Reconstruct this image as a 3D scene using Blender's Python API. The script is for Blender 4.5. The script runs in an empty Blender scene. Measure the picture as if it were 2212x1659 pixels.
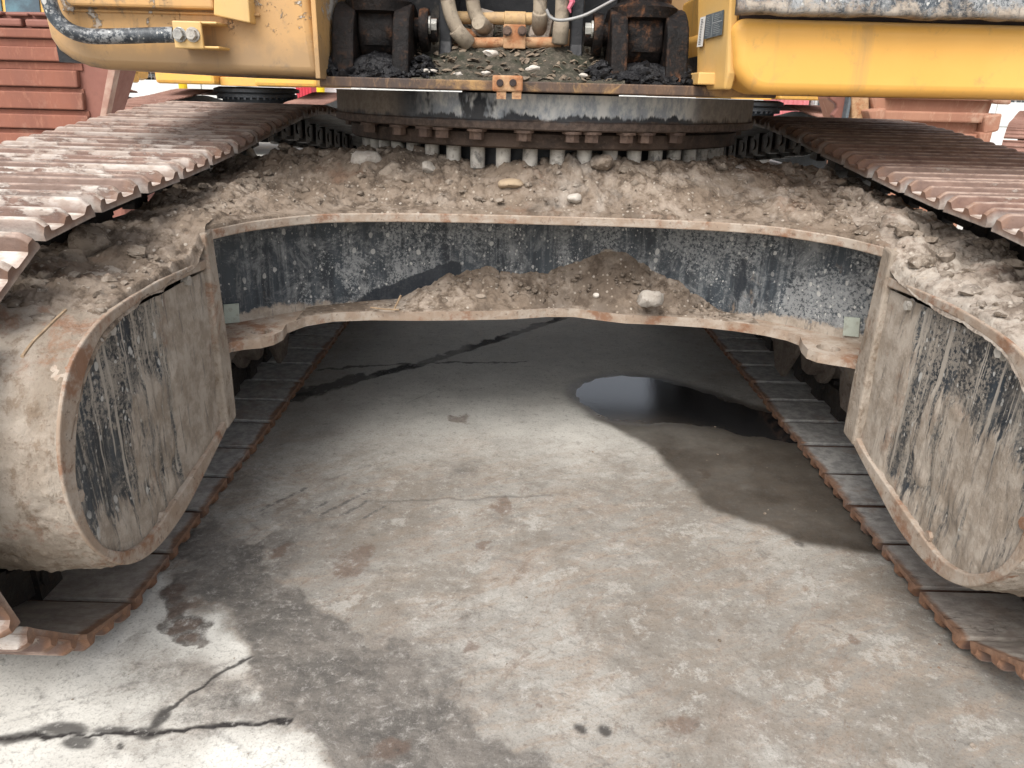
import bpy, bmesh, math, random
import numpy as np
from mathutils import Vector, Matrix
R = math.radians
rng = random.Random(7)
scene = bpy.context.scene
COL = scene.collection

# ------------------------------------------------------------------ camera, sky, sun, exposure
EYE = 1.09
PITCH = math.atan(628 / 1600.0)
ROLL = R(1.5)
cam_d = bpy.data.cameras.new('camera')
cam_d.sensor_width = 36.0
cam_d.lens = 1600.0 / 2212.0 * 36.0
cam_d.clip_start = 0.02
cam_d.clip_end = 500.0
cam = bpy.data.objects.new('camera', cam_d)
COL.objects.link(cam)
cam.matrix_world = Matrix.Translation((0, 0, EYE)) @ Matrix.Rotation(R(90) - PITCH, 4, 'X') @ Matrix.Rotation(ROLL, 4, 'Z')
scene.camera = cam

SUN_EL, SUN_AZ = R(52), R(205)          # azimuth clockwise from +Y: behind the camera, to its left
world = bpy.data.worlds.new('World')
scene.world = world
world.use_nodes = True
wn = world.node_tree
bg = wn.nodes['Background']
sky = wn.nodes.new('ShaderNodeTexSky')
sky.sky_type = 'NISHITA'
sky.sun_disc = False
sky.sun_elevation = SUN_EL
sky.sun_rotation = SUN_AZ
sky.air_density = 1.0
sky.dust_density = 4.0
hs = wn.nodes.new('ShaderNodeHueSaturation')   # thin overcast: the blue is washed out
hs.inputs['Saturation'].default_value = 0.3
wn.links.new(sky.outputs[0], hs.inputs['Color'])
wn.links.new(hs.outputs[0], bg.inputs['Color'])
bg.inputs['Strength'].default_value = 0.15

sd = bpy.data.lights.new('sun', 'SUN')
sd.energy = 1.1
sd.angle = R(38)
sd.color = (1.0, 0.96, 0.90)
sun = bpy.data.objects.new('sun', sd)
COL.objects.link(sun)
sdir = Vector((math.sin(SUN_AZ) * math.cos(SUN_EL), math.cos(SUN_AZ) * math.cos(SUN_EL), math.sin(SUN_EL)))
sun.rotation_euler = (-sdir).to_track_quat('-Z', 'Y').to_euler()

scene.view_settings.view_transform = 'Standard'
scene.view_settings.look = 'None'
scene.view_settings.gamma = 1.0
scene.view_settings.exposure = 0.97
scene.view_settings.use_curve_mapping = False
scene.render.engine = 'CYCLES'
scene.cycles.max_bounces = 7
scene.cycles.diffuse_bounces = 6
scene.cycles.glossy_bounces = 2
scene.cycles.adaptive_threshold = 0.025
scene.cycles.use_light_tree = False
scene.cycles.use_denoising = True

# ------------------------------------------------------------------ measuring helpers (sight line of the photograph -> a point in the yard)
_c, _s = math.cos(PITCH), math.sin(PITCH)
def ray(px, py):
    x, y = px - 1106, py - 829.5
    xr = x * math.cos(ROLL) + y * math.sin(ROLL)
    yr = -x * math.sin(ROLL) + y * math.cos(ROLL)
    return (xr / 1600, _c - yr / 1600 * _s, -(_s + yr / 1600 * _c))
def onX(px, py, X):
    r = ray(px, py); t = X / r[0]; return (X, t * r[1], EYE + t * r[2])
def onY(px, py, Y):
    r = ray(px, py); t = Y / r[1]; return (t * r[0], Y, EYE + t * r[2])
def onZ(px, py, Z=0.0):
    r = ray(px, py); t = (Z - EYE) / r[2]; return (t * r[0], t * r[1], Z)

# ------------------------------------------------------------------ numeric noise
def _hash(ix, iy, seed):
    h = (ix.astype(np.int64) * 374761393 + iy.astype(np.int64) * 668265263 + seed * 1442695041) & 0xffffffff
    h = ((h ^ (h >> 13)) * 1274126177) & 0xffffffff
    h = (h ^ (h >> 16)) & 0xffffffff
    return h / 4294967295.0
def pn(x, y, seed=0):
    x = np.asarray(x, float); y = np.asarray(y, float)
    ix, iy = np.floor(x), np.floor(y)
    fx, fy = x - ix, y - iy
    u, v = fx * fx * fx * (fx * (fx * 6 - 15) + 10), fy * fy * fy * (fy * (fy * 6 - 15) + 10)
    def g(dx, dy):
        a = _hash(ix + dx, iy + dy, seed) * 2 * math.pi
        return np.cos(a) * (fx - dx) + np.sin(a) * (fy - dy)
    return 1.4 * ((g(0, 0) * (1 - u) + g(1, 0) * u) * (1 - v) + (g(0, 1) * (1 - u) + g(1, 1) * u) * v)
def fbm(x, y, o=4, seed=0, gain=0.5):
    t, a, f = 0, 1.0, 1.0
    for i in range(o):
        t = t + a * pn(x * f + 17.3 * i, y * f - 9.1 * i, seed + i * 7)
        a *= gain; f *= 2.03
    return t
def worley(x, y, seed=0):
    x = np.asarray(x, float); y = np.asarray(y, float)
    ix, iy = np.floor(x), np.floor(y)
    d1 = np.full(x.shape, 9.0); d2 = d1.copy(); cid = np.zeros(x.shape)
    for dx in (-1, 0, 1):
        for dy in (-1, 0, 1):
            cx, cy = ix + dx, iy + dy
            px = cx + _hash(cx, cy, seed); py = cy + _hash(cx, cy, seed + 11)
            d = np.hypot(px - x, py - y)
            m = d < d1
            d2 = np.where(m, d1, np.minimum(d2, d))
            cid = np.where(m, _hash(cx, cy, seed + 23), cid)
            d1 = np.where(m, d, d1)
    return d1, d2, cid
def sst(a, b, x):
    t = np.clip((x - a) / (b - a), 0, 1); return t * t * (3 - 2 * t)
def seg_dist(x, y, pts):
    d = np.full(np.shape(x), 99.0)
    for (x0, y0), (x1, y1) in zip(pts[:-1], pts[1:]):
        L = (x1 - x0) ** 2 + (y1 - y0) ** 2 + 1e-12
        t = np.clip(((x - x0) * (x1 - x0) + (y - y0) * (y1 - y0)) / L, 0, 1)
        d = np.minimum(d, np.hypot(x - x0 - t * (x1 - x0), y - y0 - t * (y1 - y0)))
    return d
def poly_sd(x, y, pts):
    """signed distance, positive inside"""
    d = seg_dist(x, y, pts + [pts[0]])
    ins = np.zeros(np.shape(x), bool)
    for (x0, y0), (x1, y1) in zip(pts, pts[1:] + [pts[0]]):
        c = ((y0 > y) != (y1 > y)) & (x < (x1 - x0) * (y - y0) / (y1 - y0 + 1e-12) + x0)
        ins ^= c
    return np.where(ins, d, -d)
def rbf(ctrl):
    P = np.array([c[:2] for c in ctrl], float); V = np.array([c[2] for c in ctrl], float)
    n = len(P)
    D = np.hypot(P[:, None, 0] - P[None, :, 0], P[:, None, 1] - P[None, :, 1])
    A = np.zeros((n + 3, n + 3)); A[:n, :n] = D + 1e-4 * np.eye(n)
    A[:n, n] = A[n, :n] = 1; A[:n, n + 1:] = P; A[n + 1:, :n] = P.T
    w = np.linalg.solve(A, np.concatenate([V, [0, 0, 0]]))
    def f(x, y):
        z = w[n] + w[n + 1] * x + w[n + 2] * y
        for (px, py), wi in zip(P, w[:n]):
            z = z + wi * np.hypot(x - px, y - py)
        return z
    return f
def catmull(pts, n=8, closed=False):
    P = [np.array(p, float) for p in pts]; out = []
    N = len(P)
    for i in range(N if closed else N - 1):
        p0 = P[(i - 1) % N] if closed or i > 0 else 2 * P[0] - P[1]
        p1 = P[i]; p2 = P[(i + 1) % N]
        p3 = P[(i + 2) % N] if closed or i + 2 < N else 2 * P[-1] - P[-2]
        for k in range(n):
            t = k / n
            out.append(tuple(0.5 * (2 * p1 + (p2 - p0) * t + (2 * p0 - 5 * p1 + 4 * p2 - p3) * t * t + (3 * p1 - p0 - 3 * p2 + p3) * t ** 3)))
    if not closed: out.append(tuple(P[-1]))
    return out

# ------------------------------------------------------------------ objects and meshes
def link(o, parent=None, label=None, cat=None, group=None, kind=None):
    COL.objects.link(o)
    if parent is not None:
        o.parent = parent
    for k, v in (('label', label), ('category', cat), ('group', group), ('kind', kind)):
        if v: o[k] = v
    return o
def empty(name, loc=(0, 0, 0), label=None, cat=None, group=None, parent=None):
    o = bpy.data.objects.new(name, None)
    o.empty_display_size = 0.1
    o.location = loc
    return link(o, parent, label, cat, group)
def relink(o, parent):
    """keeps world placement (parents are never rotated or scaled)"""
    o.parent = parent
    p = parent; off = Vector((0, 0, 0))
    while p is not None:
        off += p.location; p = p.parent
    o.location = Vector(o.location) - off
class MB:
    def __init__(s): s.v = []; s.f = []
    def add(s, v, f):
        b = len(s.v); s.v += [tuple(p) for p in v]; s.f += [tuple(i + b for i in q) for q in f]; return s
    def box(s, c, d, rot=None):
        M = rot or Matrix.Identity(3)
        v = [Vector(c) + M @ Vector((d[0] / 2 * i, d[1] / 2 * j, d[2] / 2 * k)) for i in (-1, 1) for j in (-1, 1) for k in (-1, 1)]
        return s.add(v, [(0, 1, 3, 2), (4, 6, 7, 5), (0, 4, 5, 1), (2, 3, 7, 6), (0, 2, 6, 4), (1, 5, 7, 3)])
    def bb(s, x0, x1, y0, y1, z0, z1):
        return s.box(((x0 + x1) / 2, (y0 + y1) / 2, (z0 + z1) / 2), (x1 - x0, y1 - y0, z1 - z0))
    def prism(s, poly, fn, a, b):
        """poly: 2-D outline; fn(u, v, w) -> point; caps at w=a and w=b"""
        n = len(poly)
        v = [fn(p[0], p[1], a) for p in poly] + [fn(p[0], p[1], b) for p in poly]
        f = [tuple(range(n))[::-1], tuple(range(n, 2 * n))] + [(i, (i + 1) % n, n + (i + 1) % n, n + i) for i in range(n)]
        return s.add(v, f)
    def ring(s, outer, inner, fn, a, b):
        n = len(outer)
        v = [fn(p[0], p[1], w) for w in (a, b) for q in (outer, inner) for p in q]
        f = []
        for i in range(n):
            j = (i + 1) % n
            oa, ia, ob, ib = 0, n, 2 * n, 3 * n
            f += [(oa + i, oa + j, ia + j, ia + i), (ob + i, ib + i, ib + j, ob + j), (oa + i, ob + i, ob + j, oa + j), (ia + i, ia + j, ib + j, ib + i)]
        return s.add(v, f)
    def tube(s, pts, r, n=12, cap=True):
        P = [Vector(p) for p in pts]; rr = r if isinstance(r, (list, tuple)) else [r] * len(P)
        b = len(s.v); up = None
        for i, p in enumerate(P):
            t = (P[min(i + 1, len(P) - 1)] - P[max(i - 1, 0)]).normalized()
            if up is None:
                up = t.orthogonal().normalized()
            up = (up - t * up.dot(t)).normalized()
            sd_ = t.cross(up)
            for k in range(n):
                a = 2 * math.pi * k / n
                s.v.append(tuple(p + (up * math.cos(a) + sd_ * math.sin(a)) * rr[i]))
        for i in range(len(P) - 1):
            for k in range(n):
                k2 = (k + 1) % n
                s.f.append((b + i * n + k, b + i * n + k2, b + (i + 1) * n + k2, b + (i + 1) * n + k))
        if cap:
            s.f.append(tuple(b + k for k in range(n))[::-1]); s.f.append(tuple(b + (len(P) - 1) * n + k for k in range(n)))
        return s
    def lathe(s, prof, c, axis='Z', n=32, cap=False, a0=0, a1=2 * math.pi):
        """prof: list of (radius, height) along axis"""
        b = len(s.v); full = abs(a1 - a0 - 2 * math.pi) < 1e-6
        m = n if full else n + 1
        for r, h in prof:
            for k in range(m):
                a = a0 + (a1 - a0) * k / n
                u, w = r * math.cos(a), r * math.sin(a)
                q = (u, w, h) if axis == 'Z' else ((h, u, w) if axis == 'X' else (w, h, u))
                s.v.append((c[0] + q[0], c[1] + q[1], c[2] + q[2]))
        for i in range(len(prof) - 1):
            for k in range(n):
                k2 = (k + 1) % m
                s.f.append((b + i * m + k, b + i * m + k2, b + (i + 1) * m + k2, b + (i + 1) * m + k))
        if cap:
            s.f.append(tuple(b + k for k in range(m))[::-1]); s.f.append(tuple(b + (len(prof) - 1) * m + k for k in range(m)))
        return s
    def hexbolt(s, c, axis, r, h, washer=True):
        ax = Vector(axis).normalized(); u = ax.orthogonal().normalized(); w = ax.cross(u)
        def disc(rad, a, b2, n):
            pts = [[Vector(c) + ax * q + (u * math.cos(2 * math.pi * k / n) + w * math.sin(2 * math.pi * k / n)) * rad for k in range(n)] for q in (a, b2)]
            s.add(pts[0] + pts[1], [tuple(range(n))[::-1], tuple(range(n, 2 * n))] + [(k, (k + 1) % n, n + (k + 1) % n, n + k) for k in range(n)])
        if washer: disc(r * 1.35, 0, h * 0.25, 14)
        disc(r, h * 0.25 if washer else 0, h, 6)
        return s
    _ico = {}
    def rock(s, c, r, seed, sub=2, squash=(1, 1, 1), jag=0.25):
        if sub not in MB._ico:
            bm = bmesh.new(); bmesh.ops.create_icosphere(bm, subdivisions=sub, radius=1.0)
            MB._ico[sub] = (np.array([v.co[:] for v in bm.verts]), [tuple(v.index for v in f.verts) for f in bm.faces]); bm.free()
        P, F = MB._ico[sub]; P = P.copy()
        q = random.Random(seed)
        for _ in range(9):
            nn = np.array([q.gauss(0, 1) for _k in range(3)]); nn /= np.linalg.norm(nn); dd = q.uniform(0.55, 0.95)
            e = np.maximum(P @ nn - dd, 0); P -= np.outer(e * (0.6 + jag), nn)
        P *= (1 + jag * 0.35 * np.sin(7 * P[:, 0] + seed) * np.sin(6 * P[:, 1] + 2 * seed) * np.cos(5 * P[:, 2]))[:, None]
        if sub > 2: P *= (1 + jag * 0.16 * np.sin(19 * P[:, 0] + seed) * np.sin(17 * P[:, 1] - seed) * np.cos(21 * P[:, 2] + 2 * seed))[:, None]
        rot = np.array(Matrix.Rotation(q.uniform(0, 6.28), 3, Vector((q.gauss(0, 1), q.gauss(0, 1), q.gauss(0, 1))).normalized()))
        P = (P @ rot.T) * r * np.array(squash) + np.array(c)
        return s.add(P.tolist(), F)
    def build(s, name, mat, parent=None, smooth=None, bevel=0, label=None, cat=None, group=None, kind=None, origin=None, seg=2):
        me = bpy.data.meshes.new(name)
        if origin is not None:
            o3 = Vector(origin); me.from_pydata([tuple(Vector(p) - o3) for p in s.v], [], s.f)
        else:
            me.from_pydata(s.v, [], s.f)
        bm = bmesh.new(); bm.from_mesh(me); bmesh.ops.recalc_face_normals(bm, faces=bm.faces); bm.to_mesh(me); bm.free()
        if mat: me.materials.append(mat)
        if smooth is not None:
            me.shade_smooth()
            if smooth < 180: me.set_sharp_from_angle(angle=R(smooth))
        o = bpy.data.objects.new(name, me)
        if origin is not None: o.location = origin
        link(o, None, label, cat, group, kind)
        if parent is not None: relink(o, parent)
        if bevel:
            m = o.modifiers.new('bevel', 'BEVEL'); m.width = bevel; m.segments = seg; m.limit_method = 'ANGLE'; m.angle_limit = R(40)
        return o
def grid_mesh(name, X, Y, Z, mat, attrs=None, parent=None, mask=None, **kw):
    """X, Y, Z: 2-D arrays (rows, cols)"""
    r, c = X.shape
    co = np.stack([X, Y, Z], -1).reshape(-1, 3)
    i = np.arange(r * c).reshape(r, c)
    q = np.stack([i[:-1, :-1], i[:-1, 1:], i[1:, 1:], i[1:, :-1]], -1).reshape(-1, 4)
    if mask is not None:
        q = q[mask[:-1, :-1].reshape(-1)]
    me = bpy.data.meshes.new(name)
    me.vertices.add(len(co)); me.vertices.foreach_set('co', co.ravel().astype(np.float32))
    me.loops.add(q.size); me.loops.foreach_set('vertex_index', q.ravel().astype(np.int32))
    me.polygons.add(len(q)); me.polygons.foreach_set('loop_start', np.arange(0, q.size, 4, dtype=np.int32))
    me.update(calc_edges=True); me.validate()
    for k, a in (attrs or {}).items():
        at = me.attributes.new(k, 'FLOAT', 'POINT'); at.data.foreach_set('value', np.clip(a, 0, 1).ravel().astype(np.float32))
    me.materials.append(mat); me.shade_smooth()
    o = bpy.data.objects.new(name, me)
    link(o, None, kw.get('label'), kw.get('cat'), kw.get('group'), kw.get('kind'))
    if parent is not None: relink(o, parent)
    return o
def copy_tree(o, parent=None):
    c = o.copy(); COL.objects.link(c); c.parent = parent
    for ch in o.children: copy_tree(ch, c)
    return c

# ------------------------------------------------------------------ material graph helper
class G:
    def __init__(s, name, rough=0.8, metal=0.0, spec=0.3):
        s.mat = bpy.data.materials.new(name); s.mat.use_nodes = True
        s.nt = s.mat.node_tree; s.b = s.nt.nodes['Principled BSDF']
        s.b.inputs['Roughness'].default_value = rough; s.b.inputs['Metallic'].default_value = metal
        s.b.inputs['Specular IOR Level'].default_value = spec
        s.nrm = None
        s.geo = s.nt.nodes.new('ShaderNodeNewGeometry')
    def put(s, sock, v):
        if hasattr(v, 'node'): s.nt.links.new(v, sock)
        else:
            if sock.type == 'RGBA' and len(v) == 3: v = (*v, 1)
            sock.default_value = v
    def P(s, sc=(1, 1, 1), off=(0, 0, 0), warp=0, wscale=3, rot=0):
        n = s.nt.nodes.new('ShaderNodeMapping'); n.vector_type = 'TEXTURE' if rot else 'POINT'; n.inputs['Rotation'].default_value = (0, 0, R(rot))
        if rot: sc = tuple(1 / k for k in sc)
        n.inputs['Scale'].default_value = sc; n.inputs['Location'].default_value = off
        src = s.geo.outputs['Position']
        if warp:
            w = s.nt.nodes.new('ShaderNodeTexNoise'); w.inputs['Scale'].default_value = wscale; w.inputs['Detail'].default_value = 3
            s.nt.links.new(src, w.inputs['Vector'])
            a = s.nt.nodes.new('ShaderNodeVectorMath'); a.operation = 'MULTIPLY_ADD'
            s.nt.links.new(w.outputs['Color'], a.inputs[0]); a.inputs[1].default_value = (warp,) * 3; s.nt.links.new(src, a.inputs[2])
            src = a.outputs[0]
        s.nt.links.new(src, n.inputs['Vector']); return n.outputs[0]
    def O(s, sc=(1, 1, 1)):
        t = s.nt.nodes.new('ShaderNodeTexCoord'); n = s.nt.nodes.new('ShaderNodeMapping'); n.inputs['Scale'].default_value = sc
        s.nt.links.new(t.outputs['Object'], n.inputs['Vector']); return n.outputs[0]
    def xyz(s, i):
        n = s.nt.nodes.new('ShaderNodeSeparateXYZ'); s.nt.links.new(s.geo.outputs['Position'], n.inputs[0]); return n.outputs[i]
    def nz(s, i=2):
        n = s.nt.nodes.new('ShaderNodeSeparateXYZ'); s.nt.links.new(s.geo.outputs['Normal'], n.inputs[0]); return n.outputs[i]
    def rnd(s):
        return s.nt.nodes.new('ShaderNodeObjectInfo').outputs['Random']
    def noise(s, vec=None, scale=5, detail=4, rough=0.55, dist=0):
        n = s.nt.nodes.new('ShaderNodeTexNoise'); s.put(n.inputs['Vector'], vec if vec is not None else s.P())
        n.inputs['Scale'].default_value = scale; n.inputs['Detail'].default_value = detail
        n.inputs['Roughness'].default_value = rough; n.inputs['Distortion'].default_value = dist
        return n.outputs['Fac']
    def vor(s, vec=None, scale=5, feature='F1', out='Distance', rand=1):
        n = s.nt.nodes.new('ShaderNodeTexVoronoi'); n.feature = feature; s.put(n.inputs['Vector'], vec if vec is not None else s.P())
        n.inputs['Scale'].default_value = scale; n.inputs['Randomness'].default_value = rand
        return n.outputs[out]
    def m(s, op, a, b=0.0, clamp=False):
        n = s.nt.nodes.new('ShaderNodeMath'); n.operation = op; n.use_clamp = clamp; s.put(n.inputs[0], a); s.put(n.inputs[1], b); return n.outputs[0]
    def thr(s, x, lo, hi, a=0.0, b=1.0):
        n = s.nt.nodes.new('ShaderNodeMapRange'); n.interpolation_type = 'SMOOTHSTEP'
        s.put(n.inputs['Value'], x); s.put(n.inputs['From Min'], lo); s.put(n.inputs['From Max'], hi)
        s.put(n.inputs['To Min'], a); s.put(n.inputs['To Max'], b); return n.outputs[0]
    def lin(s, x, lo, hi, a=0.0, b=1.0):
        n = s.nt.nodes.new('ShaderNodeMapRange')
        s.put(n.inputs['Value'], x); s.put(n.inputs['From Min'], lo); s.put(n.inputs['From Max'], hi)
        s.put(n.inputs['To Min'], a); s.put(n.inputs['To Max'], b); return n.outputs[0]
    def mix(s, f, a, b, mode='MIX'):
        n = s.nt.nodes.new('ShaderNodeMix'); n.data_type = 'RGBA'; n.blend_type = mode
        s.put(n.inputs[0], f); s.put(n.inputs[6], a); s.put(n.inputs[7], b); return n.outputs[2]
    def at(s, name):
        n = s.nt.nodes.new('ShaderNodeAttribute'); n.attribute_name = name; return n.outputs['Fac']
    def bump(s, h, strength=0.5, dist=0.01):
        n = s.nt.nodes.new('ShaderNodeBump'); n.inputs['Strength'].default_value = strength; n.inputs['Distance'].default_value = dist
        s.put(n.inputs['Height'], h)
        if s.nrm is not None: s.nt.links.new(s.nrm, n.inputs['Normal'])
        s.nrm = n.outputs[0]; s.nt.links.new(s.nrm, s.b.inputs['Normal'])
    def col(s, c): s.put(s.b.inputs['Base Color'], c)
    def rough(s, r): s.put(s.b.inputs['Roughness'], r)

# ------------------------------------------------------------------ materials
MUD_DRY, MUD, MUD_DK = (0.335, 0.28, 0.228), (0.185, 0.143, 0.108), (0.078, 0.059, 0.045)

def m_concrete():
    g = G('yard_concrete', 0.85, spec=0.3)
    p = g.P()
    big = g.noise(p, 1.3, 5, 0.6)
    mid = g.noise(p, 7, 7, 0.7)
    grit = g.noise(p, 38, 8, 0.78)
    fine = g.noise(p, 160, 4, 0.7)
    so = g.at('soil')
    c = g.mix(g.thr(big, 0.38, 0.62), (0.228, 0.212, 0.186), (0.33, 0.313, 0.28))
    c = g.mix(g.thr(mid, 0.46, 0.66, 0, 0.6), c, (0.20, 0.185, 0.165))
    c = g.mix(g.thr(g.noise(p, 3.1, 7, 0.72, 0.5), 0.52, 0.66, 0, 0.5), c, (0.255, 0.205, 0.165))
    c = g.mix(g.m('MULTIPLY', g.at('clean'), g.thr(mid, 0.3, 0.66, 1.0, 0.7)), c, (0.63, 0.615, 0.565))  # clean slab, plus the lightening painted in under the machine
    # trampled soil film and dragged smears in three directions
    for (rot, sc, off, lo, hi, amt, colr) in ((25, (1.2, 6, 1), (0, 0, 0), 0.45, 0.60, 0.85, (0.275, 0.222, 0.175)), (-35, (1.5, 8, 1), (3, 1, 0), 0.52, 0.64, 0.6, (0.15, 0.138, 0.125)),
                                              (-20, (1.2, 3.5, 1), (7, 2, 0), 0.53, 0.64, 0.55, (0.41, 0.39, 0.355)), (60, (1.5, 7, 1), (1, 9, 0), 0.54, 0.63, 0.7, (0.20, 0.15, 0.115))):
        v = g.P(sc, off, warp=0.10, wscale=4, rot=rot)
        sm = g.m('MULTIPLY', g.thr(g.noise(v, 3.2, 9, 0.80, 0.3), lo, hi), g.thr(grit, 0.36, 0.56, 0.25, 1.0))
        c = g.mix(g.m('MULTIPLY', g.m('MULTIPLY', sm, so), amt), c, colr)
    mot = g.noise(g.P(off=(4, 4, 0)), 2.6, 10, 0.82, 0.2)
    c = g.mix(g.m('MULTIPLY', g.thr(mot, 0.47, 0.58), g.m('MULTIPLY', so, 0.62)), c, (0.175, 0.152, 0.125))
    mo2 = g.noise(g.P(off=(8, 3, 0)), 9, 10, 0.82)
    c = g.mix(g.m('MULTIPLY', g.thr(mo2, 0.54, 0.60), g.m('MULTIPLY', so, 0.55)), c, (0.40, 0.385, 0.35))
    c = g.mix(g.m('MULTIPLY', g.thr(mo2, 0.44, 0.37), g.m('ADD', 0.15, g.m('MULTIPLY', so, 0.4))), c, (0.17, 0.135, 0.105))
    # dark oily crust with pale flakes
    dk = g.at('dark')
    dkm = g.m('MULTIPLY', g.thr(g.m('ADD', dk, g.m('MULTIPLY', g.m('SUBTRACT', g.noise(p, 15, 9, 0.82), 0.5), 1.5)), 0.22, 0.72), g.thr(grit, 0.34, 0.56, 0.55, 1.0), True)
    c = g.mix(dkm, c, g.mix(g.thr(mid, 0.38, 0.62), (0.108, 0.099, 0.089), (0.180, 0.162, 0.142)))
    fl = g.m('MULTIPLY', dk, g.thr(g.noise(p, 60, 8, 0.8, 0.8), 0.55, 0.62))
    c = g.mix(g.m('MULTIPLY', fl, 0.6), c, (0.32, 0.30, 0.28))
    # rust-brown spills
    c = g.mix(g.m('MULTIPLY', g.thr(g.m('ADD', g.at('rust'), g.m('MULTIPLY', g.m('SUBTRACT', grit, 0.5), 2.2)), 0.35, 1.05), 0.62), c, (0.125, 0.08, 0.058))
    # damp stain spreading from the puddle
    c = g.mix(g.m('MULTIPLY', g.at('damp'), g.thr(mid, 0.30, 0.70, 1.0, 0.88), True), c, g.mix(g.thr(grit, 0.38, 0.60), (0.048, 0.037, 0.027), (0.034, 0.027, 0.020)))
    # wet margin, cracks, scratches
    c = g.mix(g.m('MULTIPLY', g.at('wet'), 0.85), c, (0.062, 0.055, 0.046))
    c = g.mix(g.m('MULTIPLY', g.at('crack'), g.thr(grit, 0.30, 0.48, 0.7, 1.0)), c, (0.024, 0.021, 0.02))
    c = g.mix(g.m('MULTIPLY', g.at('scratch'), g.thr(grit, 0.40, 0.56)), c, (0.085, 0.08, 0.078))
    c = g.mix(g.thr(grit, 0.53, 0.66, 0, 0.5), c, (0.105, 0.096, 0.086))
    c = g.mix(g.m('MULTIPLY', g.thr(grit, 0.45, 0.33, 0, 0.4), g.m('SUBTRACT', 1.0, g.at('damp'))), c, (0.50, 0.48, 0.45))
    c = g.mix(g.thr(fine, 0.50, 0.66, 0, 0.36), c, (0.08, 0.073, 0.066))
    g.col(c)
    g.rough(g.m('SUBTRACT', g.thr(mid, 0.3, 0.7, 0.94, 0.76), g.m('ADD', g.m('MULTIPLY', g.at('wet'), 0.4), g.m('MULTIPLY', g.at('damp'), 0.15))))
    g.bump(g.m('ADD', g.m('MULTIPLY', grit, g.m('ADD', 0.25, g.m('MULTIPLY', dk, 0.9))), g.m('MULTIPLY', fine, 0.12)), 0.6, 0.010)
    return g.mat
M_CONC = m_concrete()

def m_puddle():
    g = G('wet_concrete_film', 0.08, spec=0.5)
    p = g.P()
    n = g.noise(p, 6, 5, 0.6)
    d = g.thr(g.xyz(1), 1.75, 2.55)
    c = g.mix(g.thr(n, 0.35, 0.65), (0.062, 0.049, 0.037), (0.088, 0.070, 0.052))
    c = g.mix(g.thr(g.noise(p, 2.6, 4, 0.6), 0.40, 0.60), c, (0.038, 0.033, 0.028))
    c = g.mix(g.thr(g.noise(g.P((1, 3, 1)), 12, 5, 0.7), 0.62, 0.70, 0, 0.6), c, (0.025, 0.024, 0.02))
    c = g.mix(g.at('oil'), c, (0.016, 0.016, 0.017))
    g.col(c)
    oil = g.at('oil')
    g.rough(g.mix(oil, g.thr(n, 0.3, 0.7, 0.32, 0.5), (0.10, 0.10, 0.10)))
    g.bump(g.noise(p, 90, 4, 0.6), 0.10, 0.004)
    return g.mat
M_PUD = m_puddle()

def m_mud(name, c0, c1, c2, pale=0.5, scale=1.0):
    g = G(name, 0.95, spec=0.12)
    p = g.P()
    a = g.noise(p, 4 * scale, 6, 0.62)
    b = g.noise(p, 26 * scale, 7, 0.68)
    f = g.noise(p, 130, 5, 0.65)
    c = g.mix(g.thr(a, 0.36, 0.64), c1, g.mix(g.thr(b, 0.4, 0.62), c1, c0))
    c = g.mix(g.thr(b, 0.50, 0.36, 0, 0.75), c, c2)
    c = g.mix(g.thr(g.noise(p, 2.2, 6, 0.7, 0.5), 0.54, 0.66, 0, pale), c, (0.41, 0.37, 0.325))
    c = g.mix(g.thr(g.noise(g.P(off=(3, 1, 2)), 3.4, 6, 0.7), 0.56, 0.66, 0, 0.6), c, (0.17, 0.10, 0.066))
    c = g.mix(g.thr(g.noise(g.P(off=(6, 2, 2)), 2.6, 7, 0.75), 0.52, 0.64, 0, 0.6), c, c2)
    pe = g.vor(p, 75 * scale, 'F1'); pc = g.vor(p, 75 * scale, 'F1', 'Color')
    pb = g.nt.nodes.new('ShaderNodeSeparateColor'); g.nt.links.new(pc, pb.inputs[0])
    peb = g.m('MULTIPLY', g.thr(pe, 0.34, 0.24), g.thr(pb.outputs[0], 0.72, 0.74))
    c = g.mix(g.m('MULTIPLY', peb, 0.7), c, g.mix(pb.outputs[1], (0.48, 0.43, 0.37), (0.30, 0.24, 0.18)))
    c = g.mix(g.thr(f, 0.60, 0.74, 0, 0.5), c, c2)
    g.col(c)
    g.bump(a, 0.35, 0.02); g.bump(b, 0.7, 0.014); g.bump(f, 0.55, 0.004); g.bump(peb, 0.5, 0.006)
    return g.mat
M_MUD = m_mud('caked_brown_mud', MUD_DRY, MUD, MUD_DK)
M_MUDP = m_mud('caked_pale_mud', (0.38, 0.335, 0.285), (0.26, 0.215, 0.175), (0.115, 0.09, 0.07), 0.65)
M_CLOD = m_mud('mud_clods', (0.31, 0.265, 0.22), (0.21, 0.17, 0.133), (0.095, 0.073, 0.056), 0.5, 1.6)

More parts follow.
